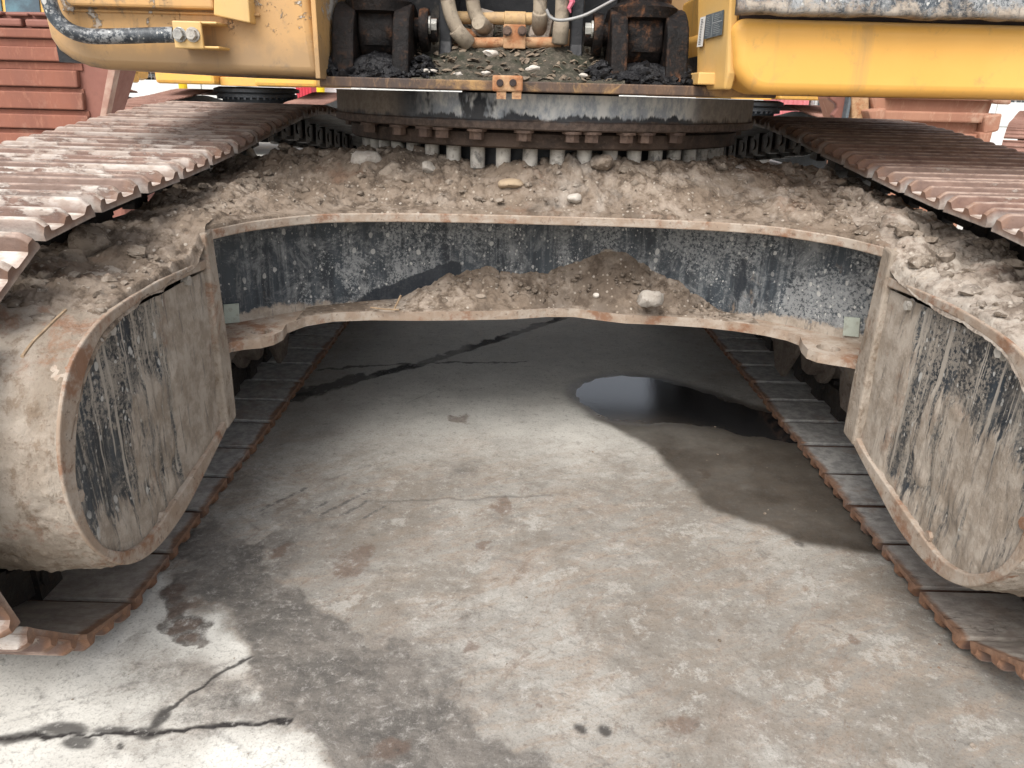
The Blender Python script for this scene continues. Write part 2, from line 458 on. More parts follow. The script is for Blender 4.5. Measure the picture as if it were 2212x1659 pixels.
def m_splatter(name, heavy=0.5, streak=0.0, lo=0.42, hi=0.80, lowmud=0.0, bare=None, tan=False):
    """dark navy paint under dried mud splashes, run-down streaks and dust"""
    g = G(name, 0.55, spec=0.4)
    p = g.P()
    base = g.mix(g.thr(g.noise(g.P((9, 9, 1.2)), 3, 5, 0.6), 0.4, 0.62), (0.017, 0.022, 0.028), (0.036, 0.045, 0.054))
    dustc = (0.335, 0.295, 0.245) if tan else (0.31, 0.315, 0.31)
    big = g.noise(g.P(off=(2, 0, 4)), 3.2, 6, 0.66, 0.4)
    # fine dust speckle, denser in patches
    sp = g.noise(p, 120, 6, 0.75)
    dens = g.thr(big, 0.38, 0.60, 0.62, 0.41)
    c = g.mix(g.m('MULTIPLY', g.thr(g.m('SUBTRACT', sp, dens), 0.0, 0.10), 0.66), base, dustc)
    # patchy film
    film = g.thr(g.noise(p, 11, 9, 0.80, 0.5), 0.62 - 0.22 * heavy, 0.80 - 0.16 * heavy)
    c = g.mix(g.m('MULTIPLY', film, 0.7), c, dustc)
    # vertical run-down streaks
    st = g.noise(g.P((1, 1, 0.055), warp=0.02, wscale=9), 34, 5, 0.68)
    c = g.mix(g.m('MULTIPLY', g.m('MULTIPLY', g.thr(st, 0.50, 0.60), g.thr(sp, 0.36, 0.56)), 0.12 + 0.75 * streak), c, dustc)
    st2 = g.noise(g.P((1, 1, 0.05), off=(5, 2, 1), warp=0.02, wscale=7), 26, 4, 0.6)
    c = g.mix(g.m('MULTIPLY', g.thr(st2, 0.58, 0.66), 0.4), c, (0.013, 0.02, 0.029))
    if tan:
        dr = g.noise(g.P((1, 1, 0.022), off=(1, 4, 2), warp=0.012, wscale=8), 60, 4, 0.6)
        c = g.mix(g.m('MULTIPLY', g.thr(dr, 0.555, 0.60), 0.85), c, (0.37, 0.33, 0.28))
    # round splash drops in two sizes
    for sc, t0, cut in ((46, 0.30, 0.62), (24, 0.27, 0.86), (95, 0.30, 0.55)):
        v = g.P((1, 1, 0.7), warp=0.012, wscale=40)
        d = g.vor(v, sc); cc = g.vor(v, sc, 'F1', 'Color')
        se = g.nt.nodes.new('ShaderNodeSeparateColor'); g.nt.links.new(cc, se.inputs[0])
        rad = g.m('MULTIPLY', se.outputs[1], t0)
        spot = g.m('MULTIPLY', g.thr(g.m('SUBTRACT', d, rad), 0.03, -0.03), g.thr(se.outputs[0], cut, cut + 0.03))
        spot = g.m('MULTIPLY', spot, g.thr(big, 0.35, 0.5, 0.35, 0.9))
        c = g.mix(spot, c, (0.44, 0.43, 0.40))
    # rust-tan scuffs
    c = g.mix(g.m('MULTIPLY', g.thr(g.noise(g.P((1, 1, 0.6), off=(7, 0, 0)), 5, 6, 0.7, 0.6), 0.63, 0.70), 0.75), c, (0.30, 0.215, 0.145))
    # settled mud where the mesh says so
    md = g.at('mud')
    en = g.noise(g.P((1, 1, 0.10), warp=0.015, wscale=12), 46, 6, 0.72) if tan else g.noise(p, 26, 8, 0.78)
    edge = g.thr(g.m('ADD', md, g.m('MULTIPLY', g.m('SUBTRACT', en, 0.5), 2.2 if tan else 1.7)), 0.40, 0.66)
    mudc = g.mix(g.thr(g.noise(p, 18, 6, 0.7), 0.38, 0.62), (0.25, 0.205, 0.16), (0.375, 0.325, 0.27))
    mudc = g.mix(g.thr(g.noise(g.P((1, 1, 0.12), off=(3, 3, 0)), 60, 5, 0.7), 0.55, 0.66, 0, 0.8), mudc, (0.13, 0.115, 0.10))
    mudc = g.mix(g.thr(sp, 0.60, 0.70, 0, 0.6), mudc, (0.47, 0.42, 0.36))
    mudc = g.mix(g.thr(g.noise(g.P(off=(9, 1, 0)), 7, 6, 0.7), 0.56, 0.68, 0, 0.7), mudc, (0.20, 0.125, 0.085))
    c = g.mix(edge, c, mudc)
    cl = g.at('clean')  # mask of patches and streaks taken to near-black
    c = g.mix(g.m('MULTIPLY', g.thr(g.m('ADD', cl, g.m('MULTIPLY', g.m('SUBTRACT', g.noise(p, 20, 6, 0.7), 0.5), 0.9)), 0.45, 0.6), 0.92), c, (0.008, 0.012, 0.018))
    g.col(c)
    g.rough(g.m('ADD', 0.42, g.m('MULTIPLY', edge, 0.5)))
    g.bump(g.m('ADD', g.m('MULTIPLY', film, 0.3), g.m('MULTIPLY', edge, g.noise(p, 60, 6, 0.7))), 0.6, 0.005)
    g.bump(sp, 0.18, 0.002)
    return g.mat
M_FACE = m_splatter('splattered_navy_steel', 0.72, 0.30)
M_COVER = m_splatter('streaked_navy_cover', 0.65, 0.9, tan=True)
M_STRIP = m_splatter('muddy_black_sill', 0.75, 0.3)

def m_lip():
    g = G('mud_dusted_rusty_edge', 0.9, spec=0.2)
    p = g.P()
    a = g.noise(p, 16, 6, 0.7); b = g.noise(p, 70, 6, 0.7)
    c = g.mix(g.thr(a, 0.38, 0.6), (0.37, 0.315, 0.26), (0.29, 0.22, 0.165))
    c = g.mix(g.thr(g.noise(g.P(off=(4, 4, 0)), 9, 6, 0.7), 0.52, 0.64, 0, 0.85), c, (0.21, 0.105, 0.06))
    c = g.mix(g.thr(b, 0.56, 0.68, 0, 0.7), c, (0.13, 0.09, 0.065))
    g.col(c); g.bump(a, 0.4, 0.006); g.bump(b, 0.6, 0.004)
    return g.mat
M_LIP = m_lip()

def m_guard():
    g = G('mud_coated_guard', 0.92, spec=0.18)
    p = g.P()
    a = g.noise(p, 6, 6, 0.66); b = g.noise(g.P((1, 1, 0.6)), 34, 7, 0.72); f = g.noise(p, 120, 5, 0.7)
    c = g.mix(g.thr(a, 0.36, 0.62), (0.25, 0.205, 0.16), (0.375, 0.325, 0.27))
    c = g.mix(g.thr(b, 0.50, 0.64, 0, 0.75), c, (0.185, 0.135, 0.095))
    c = g.mix(g.m('MULTIPLY', g.thr(g.noise(g.P(off=(1, 5, 2)), 7, 7, 0.75, 0.5), 0.53, 0.66), 0.75), c, (0.23, 0.12, 0.072))
    c = g.mix(g.thr(f, 0.58, 0.72, 0, 0.6), c, (0.12, 0.085, 0.06))
    g.col(c); g.bump(a, 0.3, 0.02); g.bump(b, 0.75, 0.012); g.bump(f, 0.5, 0.004)
    return g.mat
M_GUARD = m_guard()

def m_shoe(name, cake):
    g = G(name, 0.75, spec=0.35)
    p = g.P()
    r = g.rnd()
    a = g.noise(p, 9, 6, 0.68); b = g.noise(g.P((0.5, 1, 1)), 46, 7, 0.72); f = g.noise(p, 150, 5, 0.7)
    up = g.nz()
    gh, ed, inn = g.at('gh'), g.at('ed'), g.at('inn')
    rust = g.mix(g.thr(a, 0.36, 0.64), (0.115, 0.064, 0.048), (0.20, 0.118, 0.088))
    rust = g.mix(g.thr(b, 0.50, 0.66, 0, 0.6), rust, (0.085, 0.048, 0.042))
    rust = g.mix(g.m('MULTIPLY', r, 0.55), rust, (0.165, 0.122, 0.10))
    # worn crests
    rust = g.mix(g.m('MULTIPLY', g.thr(gh, 0.86, 1.0), g.thr(b, 0.40, 0.60, 0.85, 0.2)), rust, (0.40, 0.30, 0.245))
    # pale soil lying in the valleys of upward faces
    mud = g.m('MULTIPLY', g.thr(gh, 0.95, 0.0), g.thr(up, 0.3, 0.8))
    mm = g.thr(g.m('ADD', g.noise(g.P((0.45, 1, 1), off=(2, 7, 1)), 13, 7, 0.7), g.m('MULTIPLY', mud, 0.26)), 0.84 - cake, 0.90 - cake)
    mm = g.m('MULTIPLY', mm, g.thr(up, 0.1, 0.6))
    nearm = g.thr(g.xyz(1), 3.0, 1.4, 0.25, 1.0)
    c = g.mix(g.m('MULTIPLY', g.m('MULTIPLY', mm, nearm), 0.92), rust, g.mix(g.thr(b, 0.4, 0.6), (0.37, 0.31, 0.26), (0.56, 0.51, 0.46)))
    # inner running side: dark steel with grey dust
    b2 = g.noise(p, 30, 8, 0.75)
    inside = g.mix(g.thr(b2, 0.40, 0.62), (0.27, 0.262, 0.25), (0.44, 0.425, 0.40))
    inside = g.mix(g.thr(a, 0.53, 0.68, 0, 0.6), inside, (0.27, 0.205, 0.165))
    inside = g.mix(g.thr(g.xyz(1), 2.1, 1.2, 0, 0.6), inside, g.mix(g.thr(b, 0.4, 0.6), (0.25, 0.195, 0.16), (0.42, 0.36, 0.30)))
    c = g.mix(inn, c, inside)
    # orange rust along the shoe ends
    orange = g.mix(g.thr(b, 0.4, 0.6), (0.155, 0.08, 0.047), (0.25, 0.135, 0.08))
    oe = g.thr(g.m('ADD', ed, g.m('MULTIPLY', g.m('SUBTRACT', a, 0.5), 0.5)), 0.86, 1.0)
    low = g.thr(up, 0.5, 0.0, 0.25, 1.0)
    lz = g.thr(g.xyz(2), 0.35, 0.2, 0.45, 1.0)
    c = g.mix(g.m('MULTIPLY', g.m('MULTIPLY', oe, lz), 0.9), c, orange)
    c = g.mix(g.thr(f, 0.60, 0.74, 0, 0.45), c, (0.06, 0.035, 0.028))
    g.col(c); g.bump(a, 0.2, 0.008); g.bump(b, 0.5, 0.005); g.bump(f, 0.4, 0.002); g.bump(mm, 0.6, 0.006)
    g.rough(g.thr(b, 0.35, 0.65, 0.55, 0.85))
    return g.mat
M_SHOE_L = m_shoe('rusty_shoe_caked', 0.375)
M_SHOE_R = m_shoe('rusty_shoe_dusty', 0.22)

def m_simple(name, cols, rough=0.7, metal=0.0, scale=8, fine=60, bump=0.4, spec=0.35, dirt=None, damt=0.5, stretch=(1, 1, 1), bd=0.005, obj=False, hue=0):
    """two-tone noise with an optional third dirt tone"""
    g = G(name, rough, metal, spec)
    p = g.O(stretch) if obj else g.P(stretch)
    a = g.noise(p, scale, 6, 0.66); b = g.noise(p, fine, 6, 0.7)
    c = g.mix(g.thr(a, 0.36, 0.64), cols[0], cols[1])
    if len(cols) > 2: c = g.mix(g.thr(b, 0.52, 0.66, 0, 0.7), c, cols[2])
    if dirt: c = g.mix(g.thr(g.noise(g.O() if obj else g.P(off=(3, 3, 3)), scale * 0.7, 7, 0.72, 0.5), 0.62 - 0.2 * damt, 0.72 - 0.12 * damt, 0, 0.85), c, dirt)
    g.col(c); g.bump(a, bump * 0.5, bd * 2); g.bump(b, bump, bd)
    g.rough(g.thr(b, 0.3, 0.7, rough - 0.12, min(1, rough + 0.1)))
    return g.mat
M_GREASE = m_simple('greasy_black_steel', [(0.006, 0.0055, 0.0055), (0.014, 0.011, 0.010), (0.05, 0.028, 0.018)], 0.55, 0, 12, 45, 1.0, spec=0.12, dirt=(0.15, 0.065, 0.03), damt=0.42)
M_SLUDGE = m_simple('oily_sludge', [(0.006, 0.006, 0.007), (0.015, 0.0145, 0.0155), (0.026, 0.025, 0.026)], 0.4, 0, 20, 90, 0.9, spec=0.25)
M_BLACK = m_simple('black_paint', [(0.010, 0.011, 0.013), (0.022, 0.022, 0.024)], 0.5, dirt=(0.10, 0.085, 0.07), damt=0.1)
M_BROWNRING = m_simple('brown_crusted_ring', [(0.034, 0.023, 0.017), (0.072, 0.048, 0.035), (0.11, 0.078, 0.058)], 0.85, 0, 12, 70, 0.8)
M_BOLTW = m_simple('dusty_zinc_bolt', [(0.46, 0.43, 0.38), (0.34, 0.31, 0.27), (0.17, 0.15, 0.13)], 0.8, 0.0, 22, 60, 0.5, dirt=(0.09, 0.085, 0.08), damt=0.5)
M_BOLTB = m_simple('brown_bolt', [(0.085, 0.055, 0.042), (0.13, 0.085, 0.062), (0.05, 0.035, 0.028)], 0.7, 0.1, 20, 80, 0.4)
M_ZINC = m_simple('zinc_bolt', [(0.42, 0.41, 0.37), (0.28, 0.27, 0.25)], 0.45, 0.5, 30, 90, 0.3, dirt=(0.06, 0.06, 0.06), damt=0.3)
M_HOSE = m_simple('beige_dusty_hose', [(0.31, 0.26, 0.195), (0.24, 0.195, 0.145), (0.17, 0.135, 0.10)], 0.8, 0, 12, 60, 0.5, dirt=(0.12, 0.10, 0.08), damt=0.4)
M_PIPE = m_simple('tan_painted_pipe', [(0.44, 0.29, 0.135), (0.36, 0.24, 0.125), (0.26, 0.18, 0.11)], 0.65, 0, 10, 70, 0.4, dirt=(0.09, 0.06, 0.045), damt=0.3)
M_RUSTBR = m_simple('rusty_tan_bracket', [(0.42, 0.27, 0.15), (0.31, 0.13, 0.055), (0.16, 0.07, 0.04)], 0.8, 0, 14, 70, 0.5)
M_ROLLER = m_simple('muddy_roller', [(0.185, 0.155, 0.13), (0.125, 0.10, 0.082), (0.09, 0.055, 0.04)], 0.9, 0, 14, 60, 0.8, bd=0.008)
M_FRAME = m_simple('muddy_track_frame', [(0.15, 0.13, 0.11), (0.075, 0.075, 0.08), (0.13, 0.075, 0.05)], 0.85, 0, 8, 60, 0.6, dirt=(0.24, 0.20, 0.16), damt=0.45)
M_CHAIN = m_simple('dark_oily_chain', [(0.022, 0.020, 0.019), (0.04, 0.034, 0.03), (0.07, 0.05, 0.04)], 0.6, 0, 14, 60, 0.5, spec=0.2)
M_STEELR = m_simple('worn_carrier_roller', [(0.24, 0.235, 0.225), (0.14, 0.135, 0.13), (0.09, 0.07, 0.055)], 0.5, 0.3, 10, 80, 0.3)
M_STONE = m_simple('pale_stone', [(0.42, 0.38, 0.335), (0.31, 0.275, 0.235), (0.22, 0.19, 0.16)], 0.9, 0, 22, 70, 0.9, bd=.008)
M_STONEG = m_simple('grey_stone', [(0.33, 0.305, 0.28), (0.25, 0.225, 0.20), (0.20, 0.17, 0.14)], 0.9, 0, 14, 90, 0.5)
M_STONET = m_simple('tan_stone', [(0.37, 0.28, 0.185), (0.27, 0.20, 0.14), (0.20, 0.15, 0.11)], 0.85, 0, 14, 90, 0.5)
M_STONEB = m_simple('brown_stone', [(0.23, 0.185, 0.145), (0.30, 0.25, 0.20), (0.15, 0.115, 0.09)], 0.9, 0, 20, 90, 0.8)
M_CHIP = m_simple('white_chip', [(0.50, 0.46, 0.41), (0.38, 0.34, 0.29)], 0.8, 0, 20, 90, 0.4)
M_TWIG = m_simple('dry_twig', [(0.34, 0.245, 0.155), (0.24, 0.165, 0.10)], 0.85, 0, 40, 120, 0.4)
M_LEAF = m_simple('dead_leaf', [(0.20, 0.155, 0.11), (0.12, 0.09, 0.065), (0.27, 0.22, 0.17)], 0.85, 0, 20, 90, 0.4)
M_MOSS = m_simple('damp_moss_and_litter', [(0.028, 0.030, 0.018), (0.075, 0.063, 0.047), (0.16, 0.135, 0.105)], 0.9, 0, 16, 80, 0.9, bd=0.008)
M_RUSTEDGE = m_simple('rust_streaked_plate_edge', [(0.055, 0.04, 0.034), (0.115, 0.07, 0.045), (0.20, 0.125, 0.075)], 0.7, 0, 9, 60, 0.5, dirt=(0.36, 0.215, 0.085), damt=0.55, stretch=(1, 1, 0.35))
M_DARKGAP = m_simple('dark_recess', [(0.02, 0.014, 0.013), (0.035, 0.022, 0.02)], 0.7)  # dark colour standing in for the depth of gaps and holes
M_TAG = m_simple('faded_green_tag', [(0.36, 0.39, 0.335), (0.31, 0.33, 0.28), (0.26, 0.26, 0.215)], 0.8, 0, 14, 60, 0.2)

def m_ring():
    g = G('peeling_turntable', 0.7, spec=0.3)
    p = g.P()
    z, x = g.xyz(2), g.xyz(0)
    n = g.noise(p, 9, 7, 0.72, 0.5); f = g.noise(p, 60, 6, 0.72)
    base = g.mix(g.thr(n, 0.4, 0.6), (0.022, 0.025, 0.03), (0.05, 0.05, 0.052))
    peel = g.mix(g.thr(g.noise(g.P((1, 1, 0.5)), 26, 6, 0.7), 0.38, 0.62), (0.25, 0.27, 0.29), (0.52, 0.51, 0.48))
    # pale paint-loss along the upper middle, more to the right
    zt = g.m('ADD', z, g.m('MULTIPLY', g.m('SUBTRACT', g.noise(g.P((1, 1, 0.15), off=(0, 0, 3)), 12, 6, 0.72), 0.5), 0.10))
    pm = g.m('MULTIPLY', g.thr(zt, 1.026, 1.034), g.thr(g.m('ADD', g.noise(g.P((1, 1, 0.4)), 7, 5, 0.7), g.m('MULTIPLY', x, 0.15)), 0.40, 0.47))
    pm = g.m('MULTIPLY', pm, g.thr(x, -0.34, -0.16))
    c = g.mix(pm, base, peel)
    tanm = g.m('MULTIPLY', g.m('ADD', g.thr(x, -0.30, -0.40), g.thr(x, 0.46, 0.54), True), g.thr(zt, 1.015, 1.03))
    c = g.mix(g.m('MULTIPLY', tanm, 0.85), c, g.mix(g.thr(f, 0.4, 0.6), (0.145, 0.115, 0.088), (0.20, 0.165, 0.13)))
    brown = g.mix(g.thr(f, 0.4, 0.62), (0.055, 0.038, 0.03), (0.105, 0.075, 0.058))
    c = g.mix(g.thr(g.m('ADD', z, g.m('MULTIPLY', g.m('SUBTRACT', n, 0.5), 0.05)), 1.027, 1.016), c, brown)
    g.col(c); g.bump(pm, 0.4, 0.003); g.bump(f, 0.4, 0.003)
    return g.mat
M_RING = m_ring()

def m_yellow(name, c0, c1, dirt, amt, spots=0.0, fade=0.0):
    g = G(name, 0.42, spec=0.4)
    p = g.P()
    a = g.noise(p, 2.4, 4, 0.6); n = g.noise(p, 11, 7, 0.72, 0.4); f = g.noise(p, 90, 5, 0.7)
    c = g.mix(g.thr(a, 0.35, 0.65), c0, c1)
    st = g.noise(g.P((1, 1, 0.06), warp=0.03, wscale=5), 16, 5, 0.65)
    c = g.mix(g.thr(st, 0.56, 0.72, 0, amt), c, dirt)
    c = g.mix(g.thr(n, 0.54, 0.70, 0, amt * 1.3), c, dirt)
    c = g.mix(g.thr(f, 0.62, 0.74, 0, amt), c, dirt)
    if spots:
        c = g.mix(g.m('MULTIPLY', g.thr(g.m('ADD', g.xyz(2), g.m('MULTIPLY', g.m('SUBTRACT', n, 0.5), 0.16)), 1.215, 1.15), 0.55), c, dirt)
        sm = g.m('MULTIPLY', g.thr(g.noise(g.P(off=(1, 0, 6)), 9, 8, 0.75, 0.3), 0.555, 0.60), g.thr(g.xyz(2), 1.18, 1.24))
        c = g.mix(g.m('MULTIPLY', sm, spots), c, (0.46, 0.43, 0.39))
        g.bump(sm, 0.8, 0.006)
    g.col(c); g.rough(g.thr(n, 0.3, 0.7, 0.36, 0.6)); g.bump(f, 0.08, 0.002); g.bump(a, 0.1, 0.01)
    return g.mat
M_YEL = m_yellow('clean_yellow_paint', (0.75, 0.415, 0.10), (0.70, 0.37, 0.08), (0.40, 0.25, 0.10), 0.5)
M_YELD = m_yellow('dirty_yellow_paint', (0.49, 0.285, 0.11), (0.41, 0.25, 0.115), (0.20, 0.145, 0.09), 0.8, 0.9)
M_YELP = m_yellow('faded_yellow_paint', (0.52, 0.35, 0.15), (0.62, 0.36, 0.10), (0.36, 0.25, 0.14), 0.5)
M_RAIL = m_splatter('chipped_black_rail', 0.45, 0.0)
M_BUCKET = m_simple('rusty_bucket_steel', [(0.235, 0.092, 0.06), (0.185, 0.075, 0.052), (0.30, 0.14, 0.095)], 0.85, 0, 3, 22, 0.4, dirt=(0.31, 0.175, 0.125), damt=0.35, stretch=(1, 1, 0.3))
M_BUCKETP = m_simple('primed_bucket_side', [(0.20, 0.082, 0.062), (0.225, 0.095, 0.07), (0.185, 0.085, 0.065)], 0.7, 0, 2, 20, 0.2)
M_BUCKETR = m_simple('tan_rust_bucket', [(0.33, 0.165, 0.105), (0.27, 0.125, 0.08), (0.38, 0.22, 0.15)], 0.85, 0, 3, 24, 0.4, dirt=(0.40, 0.265, 0.19), damt=0.35, stretch=(1, 1, 0.3))
M_SCAR = m_simple('bare_weld_scar', [(0.40, 0.28, 0.22), (0.30, 0.17, 0.13)], 0.7, 0, 8, 40, 0.3)
M_FARSHOE = m_simple('far_rusty_shoe', [(0.23, 0.125, 0.095), (0.165, 0.085, 0.065), (0.30, 0.20, 0.16)], 0.85, 0, 3, 24, 0.4)
M_FARBLK = m_simple('far_black_steel', [(0.012, 0.014, 0.017), (0.03, 0.033, 0.038), (0.06, 0.062, 0.065)], 0.6, 0, 4, 30, 0.3)
M_FARBLUE = m_simple('far_dusty_navy', [(0.08, 0.10, 0.115), (0.15, 0.165, 0.17), (0.05, 0.06, 0.07)], 0.7, 0, 5, 30, 0.3)
M_FARYEL = m_simple('far_yellow_paint', [(0.72, 0.40, 0.08), (0.64, 0.36, 0.10), (0.48, 0.30, 0.12)], 0.5, 0, 2, 20, 0.2)
M_WALL = m_simple('white_painted_block', [(0.62, 0.63, 0.615), (0.55, 0.56, 0.545), (0.48, 0.48, 0.46)], 0.85, 0, 1.5, 12, 0.3)
M_WIRE = m_simple('grey_wire', [(0.33, 0.33, 0.32), (0.25, 0.24, 0.23)], 0.6, 0.3, 5, 40, 0.1)
M_POST = m_simple('yellow_post_paint', [(0.80, 0.56, 0.02), (0.74, 0.50, 0.02)], 0.5, 0, 5, 30, 0.1)
M_RED = m_simple('red_container_paint', [(0.52, 0.035, 0.055), (0.46, 0.04, 0.06)], 0.55, 0, 2, 30, 0.2)
M_PINK = m_simple('faded_red_paint', [(0.60, 0.20, 0.21), (0.52, 0.16, 0.17)], 0.7, 0, 2, 30, 0.2)
M_BLUE = m_simple('blue_plastic', [(0.04, 0.25, 0.55), (0.05, 0.20, 0.45)], 0.5, 0, 2, 30, 0.1)
M_GLASS = m_simple('dark_cab_glass', [(0.015, 0.035, 0.05), (0.06, 0.14, 0.17)], 0.08, 0, 1.6, 6, 0.0, spec=0.6)
M_LABELW = m_simple('white_label', [(0.62, 0.60, 0.56), (0.54, 0.51, 0.46)], 0.6, 0, 14, 80, 0.1)
M_LABELK = m_simple('dark_label', [(0.06, 0.072, 0.08), (0.10, 0.115, 0.12), (0.17, 0.18, 0.18)], 0.5, 0, 20, 90, 0.1)
M_INK = m_simple('label_ink', [(0.05, 0.05, 0.05), (0.09, 0.085, 0.08)], 0.6)
M_INKW = m_simple('label_pale_ink', [(0.33, 0.34, 0.34), (0.27, 0.28, 0.28)], 0.6)
M_PINKTAPE = m_simple('pink_tape', [(0.62, 0.16, 0.22), (0.52, 0.13, 0.18)], 0.6)
M_JUNK = m_simple('brown_yard_clutter', [(0.14, 0.085, 0.06), (0.07, 0.055, 0.05), (0.24, 0.20, 0.17)], 0.85, 0, 4, 20, 0.5)

# ------------------------------------------------------------------ ground: one concrete sheet, fine near the camera
def zxy(*q): return [onZ(*p)[:2] for p in q]
def axis(a, b, step, far0, far1):
    mid = np.arange(a, b + 1e-6, step)
    lo, hi = [], []
    d, x = step, a
    while x > far0: d *= 1.35; x -= d; lo.append(x)
    d, x = step, b
    while x < far1: d *= 1.35; x += d; hi.append(x)
    return np.concatenate([lo[::-1], mid, hi])
gx = axis(-1.3, 1.5, 0.0045, -90, 90)
gy = np.concatenate([axis(0.86, 2.0, 0.0045, -60, 2.0)[:-1], axis(2.004, 3.9, 0.008, 2.003, 160)[1:]])
GX, GY = np.meshgrid(gx, gy)
GZ = np.zeros_like(GX)
near = (np.abs(GX) < 3) & (GY > 0) & (GY < 6)
w1 = fbm(GX * 6, GY * 6, 5, 3) * 0.05; w2 = fbm(GX * 6 + 40, GY * 6, 5, 9) * 0.05
WX, WY = GX + w1, GY + w2
band = zxy((372, 1165), (392, 1250), (440, 1300), (500, 1392), (535, 1470), (600, 1550), (640, 1590), (735, 1660), (900, 1800), (1400, 1800),
           (1190, 1660), (1060, 1560), (930, 1470), (800, 1380), (690, 1310), (600, 1250), (540, 1180), (480, 1110))
bsd = poly_sd(WX, WY, band)
dark = sst(-0.01, 0.035, bsd) * (0.55 + 0.45 * sst(-0.3, 0.5, fbm(GX * 3, GY * 3, 4, 21)))
soft = sst(-0.42, 0.05, bsd) * 0.62 * sst(-0.2, 0.5, fbm(GX * 2.5, GY * 2.5, 4, 33)) * (GX > -0.9 + 0.42 * (GY - 1.0))
for (px, py, r, s_) in [(1000, 1020, 0.14, 0.45), (700, 1130, 0.12, 0.4), (1350, 1380, 0.12, 0.35), (1600, 1330, 0.12, 0.3), (860, 1440, 0.1, 0.6), (1030, 1430, 0.06, 0.5), (1660, 1190, 0.07, 0.5), (1840, 1190, 0.05, 0.6), (1730, 1165, 0.04, 0.9)]:
    c0 = onZ(px, py); dd = np.hypot(WX - c0[0], WY - c0[1]); soft = np.maximum(soft, s_ * sst(r, 0, dd))
dark = np.clip(dark + soft, 0, 1)
cl_poly = zxy((-400, 1240), (330, 1215), (420, 1300), (560, 1440), (620, 1545), (735, 1665), (700, 1900), (-400, 1900))
clean = sst(-0.02, 0.03, poly_sd(WX, WY, cl_poly)) * (1 - dark)
clean = np.maximum(clean, 0.85 * sst(0.1, -0.25, np.abs(GX - 0.05) - 0.75) * sst(1.9, 2.6, GY) * (1 - dark))  # slab colour lightened under the machine to offset its shade
clean = np.maximum(clean, np.where((np.abs(GX) > 1.6) | (GY > 5), 0.8, 0))
soil = (1 - clean) * sst(2.5, 1.9, GY + 0.2 * w1) * (1 - sst(0.02, 0.1, bsd) * 0.5)
rust = np.zeros_like(GX)
for (px, py, r) in [(775, 1205, 0.07), (760, 1240, 0.05), (615, 1205, 0.055), (1052, 1183, 0.03), (1000, 905, 0.06), (690, 1445, 0.0), (1840, 1380, 0.03), (1500, 1010, 0.05), (1080, 1100, 0.06), (410, 1300, 0.05), (405, 1345, 0.035), (412, 1380, 0.03), (395, 1270, 0.04), (1000, 1390, 0.03), (1160, 1550, 0.015), (855, 1610, 0.05), (1470, 1560, 0.04)]:
    c0 = onZ(px, py); rust = np.maximum(rust, sst(r, r * 0.3, np.hypot(WX - c0[0], (WY - c0[1]) * 0.9)) if r else 0)
c0 = onZ(410, 1310); dd = seg_dist(WX, WY, zxy((392, 1240), (400, 1310), (412, 1390)))
dark = np.maximum(dark, 0.9 * sst(0.035, 0.012, dd))
crack = np.zeros_like(GX)
J1, J2 = fbm(GX * 14, GY * 14, 4, 5), fbm(GX * 14 + 9, GY * 14, 4, 8)
def line(pts, w, s_=1.0, j=0.012):
    w = w * (1 + .5 * J1)
    d = seg_dist(GX + j * J1, GY + j * J2, zxy(*pts))
    return s_ * sst(w, w * 0.6, d)
crack = np.maximum(crack, line([(630, 862), (760, 822), (900, 788), (1060, 737), (1210, 688), (1330, 645)], 0.034, 1.0) * (0.6 + 0.4 * sst(-.3, .3, fbm(GX * 5, GY * 5, 3, 77))))
crack = np.maximum(crack, line([(640, 858), (700, 840), (780, 815)], 0.05, 0.8, 0.03))
crack = np.maximum(crack, line([(640, 803), (800, 790), (960, 783), (1135, 782)], 0.010, 0.75, 0.02))
crack = np.maximum(crack, line([(-300, 1612), (0, 1592), (150, 1588), (300, 1583), (450, 1573), (630, 1557)], 0.0068, 1.0, 0.010))
crack = np.maximum(crack, line([(305, 1585), (370, 1530), (450, 1470), (545, 1422)], 0.0055, 0.9, 0.012))
crack = np.maximum(crack, line([(800, 1083), (1000, 1078), (1190, 1070)], 0.006, 0.35, 0.01))
for (px, py, rx, ry) in [(130, 1580, .055, .014), (165, 1600, .03, .014), (240, 1578, .04, .010), (345, 1555, .016, .03), (320, 1585, .03, .014), (40, 1590, .05, .012), (500, 1568, .05, .006), (1258, 1582, .012, .012), (1308, 1578, .013, .014), (255, 1612, .01, .008)]:
    c0 = onZ(px, py); crack = np.maximum(crack, 0.85 * sst(1.2, 0.6, np.hypot((GX + w1 * .3 - c0[0]) / rx, (GY + w2 * .3 - c0[1]) / ry)))
scratch = np.zeros_like(GX)
for i, q in enumerate([((655, 1110), (705, 1085)), ((690, 1113), (800, 1060)), ((740, 1112), (790, 1085)), ((788, 1120), (830, 1092)), ((560, 1105), (660, 1055)), ((10, 1560), (540, 1420)), ((0, 1545), (400, 1450)), ((300, 1495), (330, 1460)), ((200, 1560), (260, 1640)), ((80, 1490), (180, 1600)), ((430, 1560), (560, 1640)), ((540, 1120), (640, 1085)), ((700, 1040), (800, 1005)), ((880, 870), (960, 835))]):
    scratch = np.maximum(scratch, line(list(q), 0.007 if i < 5 else 0.005, 0.8 if i < 5 else 0.35, 0.005))
damp_px = [(1235, 850), (1262, 824), (1330, 808), (1410, 813), (1480, 830), (1580, 860), (1680, 889), (1800, 925), (2050, 1000), (2150, 1120), (2080, 1215), (1905, 1208), (1830, 1196), (1760, 1181), (1650, 1145), (1560, 1112), (1500, 1072), (1455, 1022), (1410, 978), (1335, 934), (1270, 892)]
damp_pl = [p[:2] for p in catmull(zxy(*damp_px), 6, True)]
dsd = poly_sd(GX + w1 * .35, GY + w2 * .35, damp_pl)
